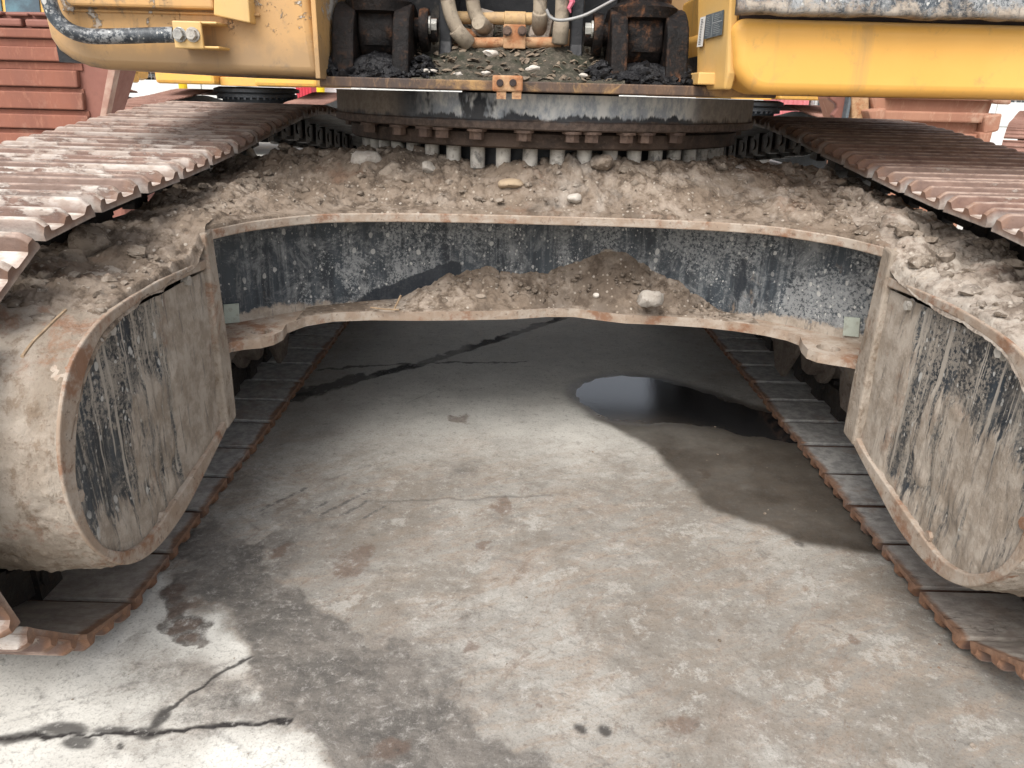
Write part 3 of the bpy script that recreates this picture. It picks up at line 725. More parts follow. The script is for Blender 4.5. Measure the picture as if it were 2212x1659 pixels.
damp = sst(-0.015, 0.03, dsd) * (0.90 + 0.1 * sst(-.3, .4, fbm(GX * 4, GY * 4, 4, 61)))
pud_px = [(1238, 850), (1262, 827), (1330, 812), (1410, 817), (1480, 834), (1580, 866), (1680, 896), (1790, 934), (1800, 965), (1700, 950), (1610, 942), (1530, 922), (1450, 912), (1400, 915), (1345, 912), (1275, 888)]
pud = [p[:2] for p in catmull(zxy(*pud_px), 12, True)]
pa_ = np.array(pud); jit_ = fbm(pa_[:, 0] * 9, pa_[:, 1] * 9, 2, 90) * .012
pud = [(x + j, y + .7 * j) for (x, y), j in zip(pud, jit_)]
psd = poly_sd(GX, GY, pud)
wet = sst(-0.07, 0.01, psd)
GZ += np.where(near, -0.0045 * sst(-.025, .045, psd) + 0.0015 * fbm(GX * 9, GY * 9, 4, 1) - 0.0012 * sst(0.7, 1, crack) + 0.002 * dark * fbm(GX * 40, GY * 40, 3, 4), 0)
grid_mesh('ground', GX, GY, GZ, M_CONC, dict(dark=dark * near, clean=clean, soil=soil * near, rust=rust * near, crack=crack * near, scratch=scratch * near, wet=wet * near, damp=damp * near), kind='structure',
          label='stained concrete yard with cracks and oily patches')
# puddle film: its rim dips below the slab so the outline follows the relief
PX, PY = np.meshgrid(np.arange(.20, 1.20, .008), np.arange(2.15, 3.0, .008))
psd2 = poly_sd(PX, PY, pud)
oil = sst(0.40, 0.12, seg_dist(PX, PY, zxy((1330, 850), (1440, 850), (1560, 880), (1680, 915))))
grid_mesh('puddle', PX, PY, np.full_like(PX, -.0016), M_PUD, dict(oil=oil), mask=psd2 > -.02, kind='structure', label='dark oily puddle with a sheen under the machine')

# ------------------------------------------------------------------ the excavator
CX, CY = 0.074, 2.85
HW = 0.79                                       # half distance between the motor guards' inner covers
XL, XR = CX - HW, CX + HW
ex = empty('excavator', (CX, CY, 0), 'muddy yellow tracked excavator seen close from the front, its black undercarriage arching over the slab', 'excavator')

# --- tracks
SP = (1.35, 0.438); SR = 0.40                   # sprocket centre (depth, height), shoe radius
ID = (4.55, 0.448); IR = 0.41
def track_path():
    pts = [(y, 0.038) for y in np.linspace(SP[0] + 0.06, ID[0], 30)]
    pts += [(ID[0] + IR * math.sin(a), ID[1] - IR * math.cos(a)) for a in np.linspace(0.1, math.pi - 0.05, 24)]
    pts += [p[:2] for p in catmull([(4.50, 0.862), (4.0, 0.915), (3.4, 0.985), (3.0, 0.982), (2.6, 0.945), (2.2, 0.905), (1.8, 0.872), (1.5, 0.855), (1.35, 0.838)], 8)]
    pts += [(SP[0] - SR * math.sin(a), SP[1] + SR * math.cos(a)) for a in np.linspace(0.1, math.pi - 0.05, 24)]
    return np.array(pts + [pts[0]])
TP = track_path()
seg = np.hypot(*np.diff(TP, axis=0).T); cum = np.concatenate([[0], np.cumsum(seg)])
NSH = int(round(cum[-1] / 0.19)); PITCHM = cum[-1] / NSH
def on_path(s_):
    s_ = s_ % cum[-1]
    return np.interp(s_, cum, TP[:, 0]), np.interp(s_, cum, TP[:, 1])
def shoe_mesh(mat, hw=0.30, name='track_shoe', stations=None):
    q = PITCHM / 0.19
    prof = [(-.0860, -.001, 0), (-.0868, .004, 0), (-.0855, .010, 0), (-.083, .012, .05), (-.0785, .036, .9), (-.0755, .0385, 1), (-.0655, .0385, 1), (-.0625, .036, .9), (-.0555, .0135, .1), (-.050, .0115, 0), (-.018, .0115, 0),
            (-.0125, .0135, .1), (-.0065, .035, .9), (-.0035, .0375, 1), (.0055, .0375, 1), (.0085, .035, .9), (.0145, .0135, .1), (.020, .0115, 0), (.050, .0115, 0),
            (.0555, .0135, .1), (.0605, .035, .9), (.0635, .038, 1), (.0725, .038, 1), (.0755, .035, .9), (.0795, .012, .1), (.0800, .006, 0), (.0800, .0005, 0),
            (.075, 0, 0), (.0, 0, 0), (-.07, 0, 0)]
    st = stations or [(-1, .50), (-.988, .84), (-.97, .97), (-.95, 1), (-.93, 1), (-.5, 1), (0, 1), (.5, 1), (.93, 1), (.95, 1), (.97, .97), (.988, .84), (1, .50)]
    V, F, gh, ed, inn = [], [], [], [], []
    n = len(prof)
    for (fx, hs_) in st:
        for k, (y, z, g_) in enumerate(prof):
            zz = z if z < .0116 else .0115 + (z - .0115) * hs_
            V.append((fx * hw + (math.copysign(.006 * g_ - .004 * (1 - g_), fx) if abs(fx) == 1 else 0), y * q, zz)); gh.append(g_); ed.append(max(0, 1 - (1 - abs(fx)) * hw / 0.12)); inn.append(1.0 if k >= 24 or k <= 2 else 0.0)
    for i in range(len(st) - 1):
        for k in range(n):
            k2 = (k + 1) % n
            F.append((i * n + k, i * n + k2, (i + 1) * n + k2, (i + 1) * n + k))
    F.append(tuple(range(n))[::-1]); F.append(tuple((len(st) - 1) * n + k for k in range(n)))
    me = bpy.data.meshes.new(name); me.from_pydata(V, [], F)
    bm = bmesh.new(); bm.from_mesh(me); bmesh.ops.recalc_face_normals(bm, faces=bm.faces); bm.to_mesh(me); bm.free()
    for nm, a in (('gh', gh), ('ed', ed), ('inn', inn)):
        at = me.attributes.new(nm, 'FLOAT', 'POINT'); at.data.foreach_set('value', a)
    me.materials.append(mat); me.shade_smooth(); me.set_sharp_from_angle(angle=R(38))
    return me
def shoe_frames(off):
    out = []
    for i in range(NSH):
        s0 = i * PITCHM + off
        a = np.array(on_path(s0)); b = np.array(on_path(s0 + PITCHM))
        t = (b - a) / np.linalg.norm(b - a); c = (a + b) / 2
        out.append((c, t))
    return out
def build_track(side, mat, off):
    tx = CX + side * 1.19
    chain = MB()
    fr = shoe_frames(off)
    for c, t in fr:
        M = Matrix(((-1, 0, 0), (0, t[0], t[1]), (0, t[1], -t[0])))
        o = Vector((tx, c[0], c[1]))
        for lx in (-0.085, 0.085):
            for (yy, dy, zz, dz, xo) in ((0.0, .205, -.052, .075, 0), (-.07, .075, -.055, .098, .012), (.07, .075, -.055, .098, -.012)):
                chain.box(o + M @ Vector((lx + xo * (1 if lx > 0 else -1), yy, zz)), (0.034, dy, dz), M)
        e0 = o + M @ Vector((-.12, .095, -.055)); e1 = o + M @ Vector((.12, .095, -.055))
        chain.tube([e0, e1], 0.024, 8)
    tr = chain.build('track', M_CHAIN, ex, bevel=0)
    tr['label'] = 'left rusty crawler track caked with pale soil' if side < 0 else 'right rusty crawler track with dusty grousers'
    me = shoe_mesh(mat)
    base = tr.location + ex.location
    for c, t in fr:
        o = bpy.data.objects.new('track_shoe', me); COL.objects.link(o); o.parent = tr
        M = Matrix(((-1, 0, 0), (0, t[0], t[1]), (0, t[1], -t[0]))).to_4x4()
        jit = Matrix.Rotation(R(rng.uniform(-1.1, 1.1)), 4, 'X') @ Matrix.Rotation(R(rng.uniform(-0.4, 0.4)), 4, 'Z')
        o.matrix_local = Matrix.Translation(Vector((tx + rng.uniform(-.003, .003), c[0], c[1])) - base) @ M @ jit
    return tr
trL = build_track(-1, M_SHOE_L, -0.088 - PITCHM)
trR = build_track(1, M_SHOE_R, -0.155 - PITCHM)

# --- track frames, rollers, idlers, sprockets
for side in (-1, 1):
    tx = CX + side * 1.19
    sec = [(-.13, .27), (.13, .27), (.175, .34), (.165, .40), (.12, .56), (.05, .60), (-.05, .60), (-.12, .56), (-.165, .40), (-.175, .34)]
    fo = MB().prism(sec, lambda u, v, w: (tx + u, w, v), 1.72, 4.2)
    fo = fo.build('track_frame', M_FRAME, ex, bevel=0.008)
    for i in range(7):
        y = 1.86 + 0.36 * i
        MB().lathe([(0.0, -.17), (.05, -.17), (.062, -.16), (.065, -.135), (.098, -.13), (.10, -.115), (.082, -.105), (.08, -.03), (.086, -.025), (.086, .025), (.08, .03), (.082, .105), (.10, .115), (.098, .13), (.065, .135), (.062, .16), (.05, .17), (0, .17)], (tx, y, .218), 'X', 20).build('track_roller', M_ROLLER, ex, smooth=40)
        for sx in (-1, 1):
            b = MB()
            b.prism([(-.06, .30), (.06, .30), (.075, .25), (.06, .20), (.03, .155), (-.03, .155), (-.06, .20), (-.075, .25)], lambda u, v, w: (tx + sx * w, y + u, v), .145, .185)
            b.build('roller_bracket', M_ROLLER, fo, bevel=0.006)
    # pointed track-guiding guards
    for y in (2.42, 3.35):
        for sx in (-1, 1):
            MB().prism([(-.17, .32), (.17, .32), (.15, .22), (.055, .085), (-.03, .075), (-.13, .20)], lambda u, v, w: (tx + sx * w, y + .35 + u, v), .185, .205).build('guiding_guard', M_ROLLER, fo, bevel=0.004)
    # carrier roller with its stay
    MB().lathe([(0, -.22), (.05, -.22), (.055, -.21), (.055, -.10), (.075, -.095), (.075, -.03), (.062, -.025), (.062, .06), (.078, .065), (.078, .11), (.05, .12), (0, .12)], (tx, 2.90, .80), 'X', 28).build('carrier_roller', M_STEELR, ex, smooth=40)
    MB().bb(tx - side * .12 - .02, tx - side * .12 + .02, 2.92, 3.04, .58, .83).build('carrier_stay', M_FRAME, ex, bevel=0.005)
    # idler and sprocket
    MB().lathe([(0, -.09), (.08, -.09), (.09, -.05), (.26, -.045), (.265, -.07), (.305, -.07), (.305, -.045), (.325, -.04), (.325, .04), (.305, .045), (.305, .07), (.265, .07), (.26, .045), (.09, .05), (.08, .09), (0, .09)], (tx, ID[0], ID[1]), 'X', 40).build('front_idler', M_FRAME, ex, smooth=40)
    teeth = []
    for k in range(21):
        a = 2 * math.pi * k / 21
        for da, r in ((-.10, .275), (-.05, .325), (.05, .325), (.10, .275)):
            teeth.append((r * math.cos(a + da), r * math.sin(a + da)))
    b = MB().prism(teeth, lambda u, v, w: (tx + w, SP[0] + u, SP[1] + v), -.03, .03)
    b.lathe([(0, -.14), (.21, -.14), (.22, -.10), (.22, .10), (.21, .14), (0, .14)], (tx, SP[0], SP[1]), 'X', 32)
    b.build('drive_sprocket', M_FRAME, ex, smooth=40)

# --- carbody: boxed centre frame with overhanging top and bottom plates
def sym(pts): return [(CX - x, y) for x, y in pts[::-1]] + [(CX + x, y) for x, y in pts if x > 0]
lip_h = [(0, 2.048), (.18, 2.048), (.36, 2.036), (.50, 2.012), (.60, 1.975), (.68, 1.90), (.74, 1.82), (.785, 1.70)]
face_h = [(0, 2.235), (.2, 2.23), (.38, 2.205), (.50, 2.165), (.60, 2.115), (.67, 2.07), (.74, 2.01), (.80, 1.95), (.875, 1.885)]
def resample(half):
    h = catmull(half, 6)
    return h
LIP = sym(resample(lip_h)); FACE = sym(resample(face_h))
lipx = np.array([p[0] for p in LIP]); lipy = np.array([p[1] for p in LIP])
facex = np.array([p[0] for p in FACE]); facey = np.array([p[1] for p in FACE])
ZT, ZB = 0.78, 0.492                            # upper faces of top and bottom plate
core = MB().prism(FACE[2:-2] + [(CX + .84, 3.7), (CX - .84, 3.7)], lambda u, v, w: (u, v + 0.03, w), 0.50, 0.75)
core = core.build('carbody', M_BLACK, ex)
tp = MB().prism(LIP + [(CX + .80, 2.2), (CX + .80, 3.75), (CX - .80, 3.75), (CX - .80, 2.2)], lambda u, v, w: (u, v, w), ZT - .024, ZT)
tp = tp.build('top_plate', M_LIP, core, bevel=0.003)
bl_px = [(478, 768), (500, 757), (530, 752), (565, 749), (592, 742), (612, 731), (620, 717), (660, 702), (720, 692), (800, 689), (900, 690), (1010, 689), (1106, 687), (1180, 682), (1240, 682), (1300, 690), (1350, 696), (1430, 699), (1520, 705), (1590, 713), (1650, 722), (1700, 733), (1726, 743), (1731, 758), (1742, 771), (1765, 780), (1800, 786), (1840, 792), (1880, 805)]
bl = [onZ(px, py, ZB - .022)[:2] for px, py in bl_px]
bp = bl + [(CX + .88, 1.80), (CX + .88, 2.5), (CX - .88, 2.5), (CX - .88, 1.80)]
def plate_with_holes(name, poly, holes, z0, z1, mat, parent):
    bm = bmesh.new()
    def loop(pts):
        vs = [bm.verts.new((p[0], p[1], z1)) for p in pts]
        return [bm.edges.new((vs[i], vs[(i + 1) % len(vs)])) for i in range(len(vs))]
    ed = loop(poly)
    for h in holes: ed += loop(h)
    bmesh.ops.triangle_fill(bm, use_beauty=True, use_dissolve=False, edges=ed)
    ret = bmesh.ops.extrude_face_region(bm, geom=bm.faces[:])
    bmesh.ops.translate(bm, verts=[e for e in ret['geom'] if isinstance(e, bmesh.types.BMVert)], vec=(0, 0, z0 - z1))
    bmesh.ops.recalc_face_normals(bm, faces=bm.faces)
    me = bpy.data.meshes.new(name); bm.to_mesh(me); bm.free(); me.materials.append(mat)
    o = bpy.data.objects.new(name, me); link(o); relink(o, parent); return o
holes = []
for hx, hy, rx, ry in ((-.662, 1.853, .026, .026), (.822, 1.84, .030, .030)):
    holes.append([(hx + rx * math.cos(2 * math.pi * k / 24), hy + ry * math.sin(2 * math.pi * k / 24)) for k in range(24)])
bpo = plate_with_holes('bottom_plate', bp, holes, ZB - .026, ZB, M_LIP, core)
# front plate: a curved sheet following FACE
n, mrow = 240, 60
t_ = np.linspace(0, 1, n); L_ = np.concatenate([[0], np.cumsum(np.hypot(np.diff(facex), np.diff(facey)))]); L_ /= L_[-1]
fx_, fy_ = np.interp(t_, L_, facex), np.interp(t_, L_, facey)
FZ = np.linspace(ZB - .01, ZT - .012, mrow)[:, None] + 0 * fx_[None, :]
FX = fx_[None, :] + 0 * FZ; FY = fy_[None, :] + 0 * FZ
hx_ = np.abs(FX - CX)
mud_f = sst(0.045, 0.0, FZ - ZB) * 0.55 + 0.40 * sst(0.09, 0.0, FZ - ZB) * sst(.55, .75, hx_)
ctr = np.array([onY(px, py, 2.22) for px, py in ((960, 610), (1100, 600), (1200, 590), (1270, 560), (1310, 535), (1350, 550), (1440, 600), (1560, 680))])
topz = np.interp(FX, ctr[:, 0], ctr[:, 2], left=0.3, right=0.3)
mud_f = np.maximum(mud_f, 0.8 * sst(0.02, -0.02, FZ - topz))
mud_f = np.maximum(mud_f, 0.6 * sst(.02, -.02, np.abs(hx_ - .872) - .02))
ca, cb = onY(790, 660, 2.2), onY(985, 590, 2.22)
sd_ = (FZ - ca[2]) - (FX - ca[0]) * (cb[2] - ca[2]) / (cb[0] - ca[0])
dark_f = sst(0.035, -0.02, sd_ - 0.035) * sst(ca[0] - .12, ca[0] + .02, FX) * sst(cb[0] + .06, cb[0] - .02, FX)  # darkened patch below a diagonal edge on the front plate
for px, w_ in ((960, .05), (1075, .02), (870, .02), (1590, .035), (1620, .02), (1400, .03)):
    x0 = onY(px, 560, 2.2)[0]; dark_f = np.maximum(dark_f, .55 * sst(w_, 0, np.abs(FX - x0 + .01 * fbm(FX * 9, FZ * 9, 3, 3))))
grid_mesh('front_plate', FX, FY, FZ, M_FACE, dict(mud=mud_f, clean=dark_f), core)
for (px, py) in ((512, 668), (1834, 702)):
    c = onY(px, py, 1.955 if px < 1000 else 1.93)
    ang = R(-38 if px < 1000 else 38)
    yq = np.interp(c[0], facex, facey)
    MB().box((c[0], yq - .008, c[2]), (.04, .003, .052), Matrix.Rotation(-ang, 3, 'Z') @ Matrix.Rotation(R(4 if px < 1000 else -6), 3, 'Y')).build('inspection_tag', M_TAG, core)

# --- motor guards at both ends, with rim, cover and bolts
def equal(pts, n):
    P = np.array([p[:2] for p in catmull(pts, 8)]); d = np.concatenate([[0], np.cumsum(np.hypot(*np.diff(P, axis=0).T))]); t = np.linspace(0, d[-1], n)
    return list(zip(np.interp(t, d, P[:, 0]).tolist(), np.interp(t, d, P[:, 1]).tolist()))
OUT = equal([(1.70, .717), (1.55, .722), (1.43, .724), (1.317, .72), (1.227, .711), (1.163, .692), (1.112, .664), (1.075, .62), (1.047, .563), (1.036, .503), (1.039, .44), (1.06, .372), (1.10, .308), (1.17, .245), (1.27, .213), (1.40, .216), (1.52, .245), (1.66, .285), (1.70, .300)], 110)
IN1 = equal([(1.69, .695), (1.55, .703), (1.37, .704), (1.25, .693), (1.195, .672), (1.143, .633), (1.104, .575), (1.08, .523), (1.067, .469), (1.075, .39), (1.10, .335), (1.14, .295), (1.185, .268), (1.26, .251), (1.38, .263), (1.50, .28), (1.614, .298), (1.69, .318)], 110)
cen = np.array([1.40, .455])
for side in (-1, 1):
    x0 = CX + side * HW
    # shell: swept outline, finely divided so that the crust has relief
    P = np.array(OUT); dd = np.concatenate([[0], np.cumsum(np.hypot(*np.diff(P, axis=0).T))])
    tt = np.linspace(0, dd[-1], 260)
    oy, oz = np.interp(tt, dd, P[:, 0]), np.interp(tt, dd, P[:, 1])
    W = np.linspace(0, .34, 70)
    ny = np.gradient(oz); nz_ = -np.gradient(oy); ln = np.hypot(ny, nz_); ny, nz_ = ny / ln, nz_ / ln
    flip = np.sign(ny * (oy - 1.40) + nz_ * (oz - .455)); ny, nz_ = ny * flip, nz_ * flip
    SX = x0 + side * W[:, None] + 0 * oy[None, :]
    rel = .006 * fbm(W[:, None] * 14 + 0 * tt, tt[None, :] * 14, 5, 41 + side) + .004 * np.abs(fbm(W[:, None] * 45 + 0 * tt, tt[None, :] * 45, 4, 55 + side))
    rel = rel * sst(0, .02, W)[:, None]
    bulge = .012 * np.sin(np.clip(W / .34, 0, 1) * math.pi)[:, None]
    SY = oy[None, :] + ny[None, :] * (rel + bulge); SZ = oz[None, :] + nz_[None, :] * (rel + bulge)
    gd = grid_mesh('motor_guard', SX, SY, SZ, M_GUARD, None, ex)
    gd['label'] = 'rounded mud-coated drive motor guard, ' + ('left' if side < 0 else 'right')
    MB().ring(OUT, IN1, lambda u, v, w: (x0 + side * w, u, v), -.006, .05).build('guard_rim', M_LIP, gd, bevel=0.003)
    # cover plate as a grid so the mud edge can be placed
    N_ = 170
    cy_, cz_ = np.meshgrid(np.linspace(1.03, 1.69, N_), np.linspace(.20, .69, N_))
    insd = poly_sd(cy_, cz_, IN1) > -.006
    rr = np.hypot((cy_ - 1.36), (cz_ - .42))
    mud_c = .66 * sst(.16, .07, np.hypot(cy_ - 1.36, (cz_ - .44) * .9) + .025 * fbm(cy_ * 12, cz_ * 12, 4, 5))
    mud_c = np.maximum(mud_c, .70 * sst(.40, .25, cz_ + .5 * (cy_ - 1.30) * (cy_ < 1.3) + .04 * fbm(cy_ * 7, cz_ * 7, 4, 2)))
    if side < 0:
        mud_c = np.maximum(mud_c, 1.0 * sst(1.38, 1.50, cy_ + .03 * fbm(cy_ * 9, cz_ * 3, 4, 2)))
    else:
        mud_c = np.maximum(mud_c, .95 * sst(1.47, 1.60, cy_ + .03 * fbm(cy_ * 9, cz_ * 3, 4, 7)))
        mud_c = np.maximum(mud_c, .75 * sst(.20, .08, np.hypot(cy_ - 1.20, cz_ - .42)))
    grid_mesh('guard_cover', x0 + side * .010 + side * .004 * fbm(cy_ * 5, cz_ * 5, 3, 8) - side * .005 * sst(.35, .75, mud_c + .3 * fbm(cy_ * 22, cz_ * 8, 4, 6)), cy_, cz_, M_COVER, dict(mud=mud_c), gd, mask=insd)
    pts = ([(408, 606), (243, 712), (173, 1072), (353, 1116)] if side < 0 else [(2157, 761), (2004, 1158), (2211, 1131), (1958, 660)])
    for px, py in pts:
        q = onX(px, py, x0 - side * .0)
        MB().hexbolt((x0 + side * .012, q[1], q[2]), (-side, 0, 0), .012, .014).build('cover_bolt', M_BOLTW if py < 800 else M_LIP, gd, bevel=0.001)
    # rear flange of the leg, and the leg behind it
    b = MB(); b.prism([(1.672, .292), (1.735, .30), (1.742, .45), (1.725, .785), (1.68, .775)], lambda u, v, w: (x0 + side * w, u, v), -.012, .03)
    b.build('leg_flange', M_GUARD, core, bevel=0.006)
    b = MB(); b.prism([(1.70, .31), (2.30, .42), (2.30, .77), (1.70, .775)], lambda u, v, w: (x0 + side * w, u, v), .085, .30)
    b.build('carbody_leg', M_FRAME, core)
    b = MB(); b.prism([(.03, 1.73), (.03, 1.74), (.088, 1.905), (.12, 1.905), (.12, 1.73)], lambda u, v, w: (x0 + side * u, v, w), .43, .77)
    b.build('leg_gusset', M_GUARD, core)

# --- swing bearing
RX = CX + .012
def ring(prof, n=128): return MB().lathe([(r_ + .012, h_) for r_, h_ in prof], (RX, CY, 0), 'Z', n)
sb = ring([(.56, .945), (.662, .945), (.668, .95), (.668, .985), (.655, .992), (.56, .992)]).build('swing_bearing', M_BROWNRING, ex, smooth=40)
ring([(.545, .79), (.575, .80), (.575, .945), (.545, .945)]).build('inner_race', M_BLACK, sb, smooth=40)
ringo = ring([(.62, .996), (.712, .996), (.718, 1.0), (.718, 1.018), (.712, 1.022), (.712, 1.089), (.60, 1.089)], 160).build('turntable_ring', M_RING, ex, smooth=30)
nb = 50
bolt = MB()
bolt.lathe([(0, 0), (.022, 0), (.022, .05), (.022, .064)], (0, 0, 0), 'Z', 12)
bolt.lathe([(0, -.018), (.0155, -.018), (.017, 0), (.022, 0)], (0, 0, 0), 'Z', 6)
b0 = None
for k in range(nb):
    a = -math.pi / 2 + (k + .35) * 2 * math.pi / nb
    if math.sin(a) > 0.35: continue
    p = (RX + .624 * math.cos(a), CY + .624 * math.sin(a), .862 + rng.uniform(-.003, .003))
    if b0 is None:
        b0 = bolt.build('bearing_bolt', M_BOLTW, sb, smooth=40); base0 = b0.location.copy(); o = b0
    else:
        o = b0.copy(); COL.objects.link(o); o.parent = sb
    o.location = base0 + Vector(p) + Vector((0, 0, .022)); o.rotation_euler.z = rng.uniform(0, 1)
hb = MB().hexbolt((0, 0, 0), (0, 0, -1), .021, .028)
b1 = None
for px in (760, 800, 862, 918, 956, 1030, 1132, 1236, 1279, 1353, 1395, 1460, 1510, 1560, 1590):
    r = ray(px, 285); tmin = min((abs(math.hypot(t * r[0] - RX, t * r[1] - CY) - .702), t) for t in np.linspace(1.9, 3.0, 800))[1]
    p = (tmin * r[0], tmin * r[1], .996)
    if b1 is None:
        b1 = hb.build('flange_bolt', M_BOLTB, ringo); base1 = b1.location.copy(); o = b1
    else:
        o = b1.copy(); COL.objects.link(o); o.parent = ringo
    o.location = base1 + Vector(p); o.rotation_euler.z = rng.uniform(0, 1)

# --- upper structure: main plate, boom cylinder feet, hoses
BX = -0.028                                      # the boom sits off the slewing centre
up = MB().prism([(-.515, 2.05), (.66, 2.05), (.66, 3.6), (-.515, 3.6)], lambda u, v, w: (u, v, w), 1.094, 1.119).build('main_plate', M_RUSTEDGE, ex, bevel=0.003)
MB().lathe([(.28, .80), (.28, 1.10)], (CX, CY, 0), 'Z', 40).build('centre_swivel', M_BLACK, ex, smooth=40)
blk = MB(); a_, b_ = onY(1064, 162, 2.03), onY(1129, 199, 2.03)
blk.bb(a_[0], b_[0], 2.015, 2.06, b_[2], a_[2])
blk = blk.build('stop_block', M_RUSTBR, up, bevel=0.005)
for px in (1080, 1108):
    q = onY(px, 179, 2.014)
    MB().lathe([(0, -.004), (.008, -.004), (.009, -.002), (.009, .004)], (q[0], 2.013, q[2]), 'Y', 14).build('bolt_hole', M_DARKGAP, blk)
for px in (1083, 1116):
    q = onY(px, 205, 2.03)
    MB().bb(q[0] - .012, q[0] + .012, 2.02, 2.04, q[2] - .01, q[2] + .012).build('stop_tab', M_RUSTBR, blk)
def lug(x0, x1):
    pr = [(2.08, 1.119)] + [(2.24 - .135 * math.cos(a), 1.205 + .105 * math.sin(a)) for a in np.linspace(0.15, math.pi - .15, 14)] + [(2.46, 1.119)]
    return MB().prism(pr, lambda u, v, w: (w, u, v), x0, x1).build('cylinder_lug', M_GREASE, up, bevel=0.006)
for sgn in (-1, 1):
    X = lambda h: BX + sgn * h
    lo = lambda a, b: (min(X(a), X(b)), max(X(a), X(b)))
    lug(*lo(.262, .306)); lug(*lo(.405, .463))
    cyl = MB()
    cyl.lathe([(.03, -.046), (.085, -.046), (.09, -.04), (.09, .04), (.085, .046), (.03, .046)], (X(.355), 2.24, 1.235), 'X', 28)
    cyl.lathe([(.072, .0), (.075, .03), (.066, .045), (.066, .075), (.088, .082), (.090, .108), (.078, .116), (.072, .12), (.072, .75)], (X(.355), 2.22, 1.20), 'Z', 30)
    cyl = cyl.build('boom_cylinder', M_GREASE, ex, smooth=40)
    MB().lathe([(0, -.012), (.052, -.012), (.056, 0), (.052, .012), (0, .012)], (X(.235), 2.235, 1.245), 'X', 26).build('pin_cap', M_GREASE, cyl, smooth=40)
    MB().lathe([(0, .20), (.03, .20), (.03, .48), (0, .48)] if sgn > 0 else [(0, -.48), (.03, -.48), (.03, -.20), (0, -.20)], (BX, 2.235, 1.245), 'X', 16).build('foot_pin', M_GREASE, cyl, smooth=40)
    MB().hexbolt((X(.222), 2.215, 1.255), (-sgn, 0, 0), .017, .022).build('pin_bolt', M_ZINC, cyl, bevel=.001)
    MB().prism([(2.17, 1.119), (2.60, 1.119), (2.60, 1.55), (2.28, 1.55), (2.27, 1.22), (2.24, 1.15)], lambda u, v, w: (w, u, v), *lo(.165, .20)).build('boom_bracket', M_BLACK, up, bevel=0.004)
def hose(pts, r, D, name='hydraulic_hose', mat=M_HOSE, ferr=True):
    w = [onY(px, py, D + (dd or 0)) for px, py, dd in pts]
    w = [p[:3] for p in catmull(w, 6)]
    h = MB().tube(w, r, 14).build(name, mat, ex, smooth=60)
    if ferr:
        e = Vector(w[-1]); d_ = (Vector(w[-1]) - Vector(w[-4])).normalized()
        MB().tube([e - d_ * .05, e - d_ * .045, e + d_ * .006, e + d_ * .01], [r * 1.0, r * 1.13, r * 1.13, r * .8], 14).build('hose_ferrule', mat, h, smooth=60)
hose([(955, -420, .1), (962, -60, 0), (967, 0, 0), (977, 40, 0), (993, 72, 0), (1010, 92, .01)], .0195, 2.26)
hose([(1012, -420, .1), (1018, -60, 0), (1021, 0, 0), (1027, 30, 0), (1040, 52, 0), (1048, 60, .02)], .0195, 2.30)
hose([(1172, -420, .1), (1168, -60, 0), (1167, 0, 0), (1166, 35, 0), (1165, 62, .02)], .0195, 2.30)
hose([(1222, -420, .1), (1216, -60, 0), (1215, 0, 0), (1213, 45, 0), (1209, 88, .0)], .0195, 2.26)
for (p0, p1, D, r, mt, nm) in (((985, 38), (1155, 41), 2.32, .0165, M_PIPE, 'cross_pipe'), ((1010, 93), (1212, 92), 2.29, .0145, M_RUSTBR, 'cross_pipe')):
    MB().tube([onY(*p0, D), onY(*p1, D)], r, 16).build(nm, mt, ex, smooth=60)
a_, b_ = onY(1089, 24, 2.29), onY(1136, 56, 2.29)
pc = MB().lathe([(.0175, a_[0]), (.021, a_[0] + .002), (.021, b_[0] - .002), (.0175, b_[0])], (0, 2.32, (a_[2] + b_[2]) / 2), 'X', 20).build('pipe_clamp', M_PIPE, ex, smooth=50)
a_, b_ = onY(1088, 52, 2.265), onY(1135, 106, 2.265)
cb = MB().bb(a_[0], b_[0], 2.262, 2.275, b_[2], a_[2]).build('clamp_bracket', M_RUSTBR, ex, bevel=0.003)
for px in (1096, 1128):
    q = onY(px, 67, 2.26); MB().hexbolt((q[0], 2.262, q[2]), (0, -1, 0), .0095, .012).build('clamp_bolt', M_BOLTB, cb)
for px, py in ((1045, 52), (1168, 58), (1005, 92), (1215, 92)):
    q = onY(px, py, 2.33)
    MB().box((q[0], 2.335, q[2]), (.062, .05, .075), Matrix.Rotation(R(12), 3, 'Y')).build('hose_manifold', M_MUDP if py < 80 else M_RUSTBR, ex, bevel=.012)
wire = [p[:3] for p in catmull([onY(*q, 2.2) for q in ((1180, 20), (1190, 38), (1215, 44), (1260, 34), (1300, 14), (1340, -8))], 6)]
MB().tube(wire, .0042, 8).build('cable', M_WIRE, ex, smooth=60)
MB().tube([onY(*q, 2.24) for q in ((1231, -20), (1236, 5), (1229, 18), (1233, 28))], [.009, .008, .006, .002], 6).build('marking_tape', M_PINKTAPE, ex)
MB().bb(-.50, .46, 2.62, 2.64, 1.119, 1.95).build('rear_bulkhead', M_BLACK, ex)

MB().prism([(-1.24, 2.9), (1.45, 2.9), (1.45, 4.6), (.9, 5.0), (-.7, 5.0), (-1.24, 4.6)], lambda u, v, w: (u, v, w), 1.145, 1.9).build('house_body', M_YELD, ex, bevel=.05)
MB().bb(-1.16, -.53, 2.02, 2.95, 1.135, 1.2).build('deck_floor', M_BLACK, ex)
MB().bb(.5, 1.55, 2.02, 2.95, 1.14, 1.2).build('deck_floor', M_BLACK, ex)

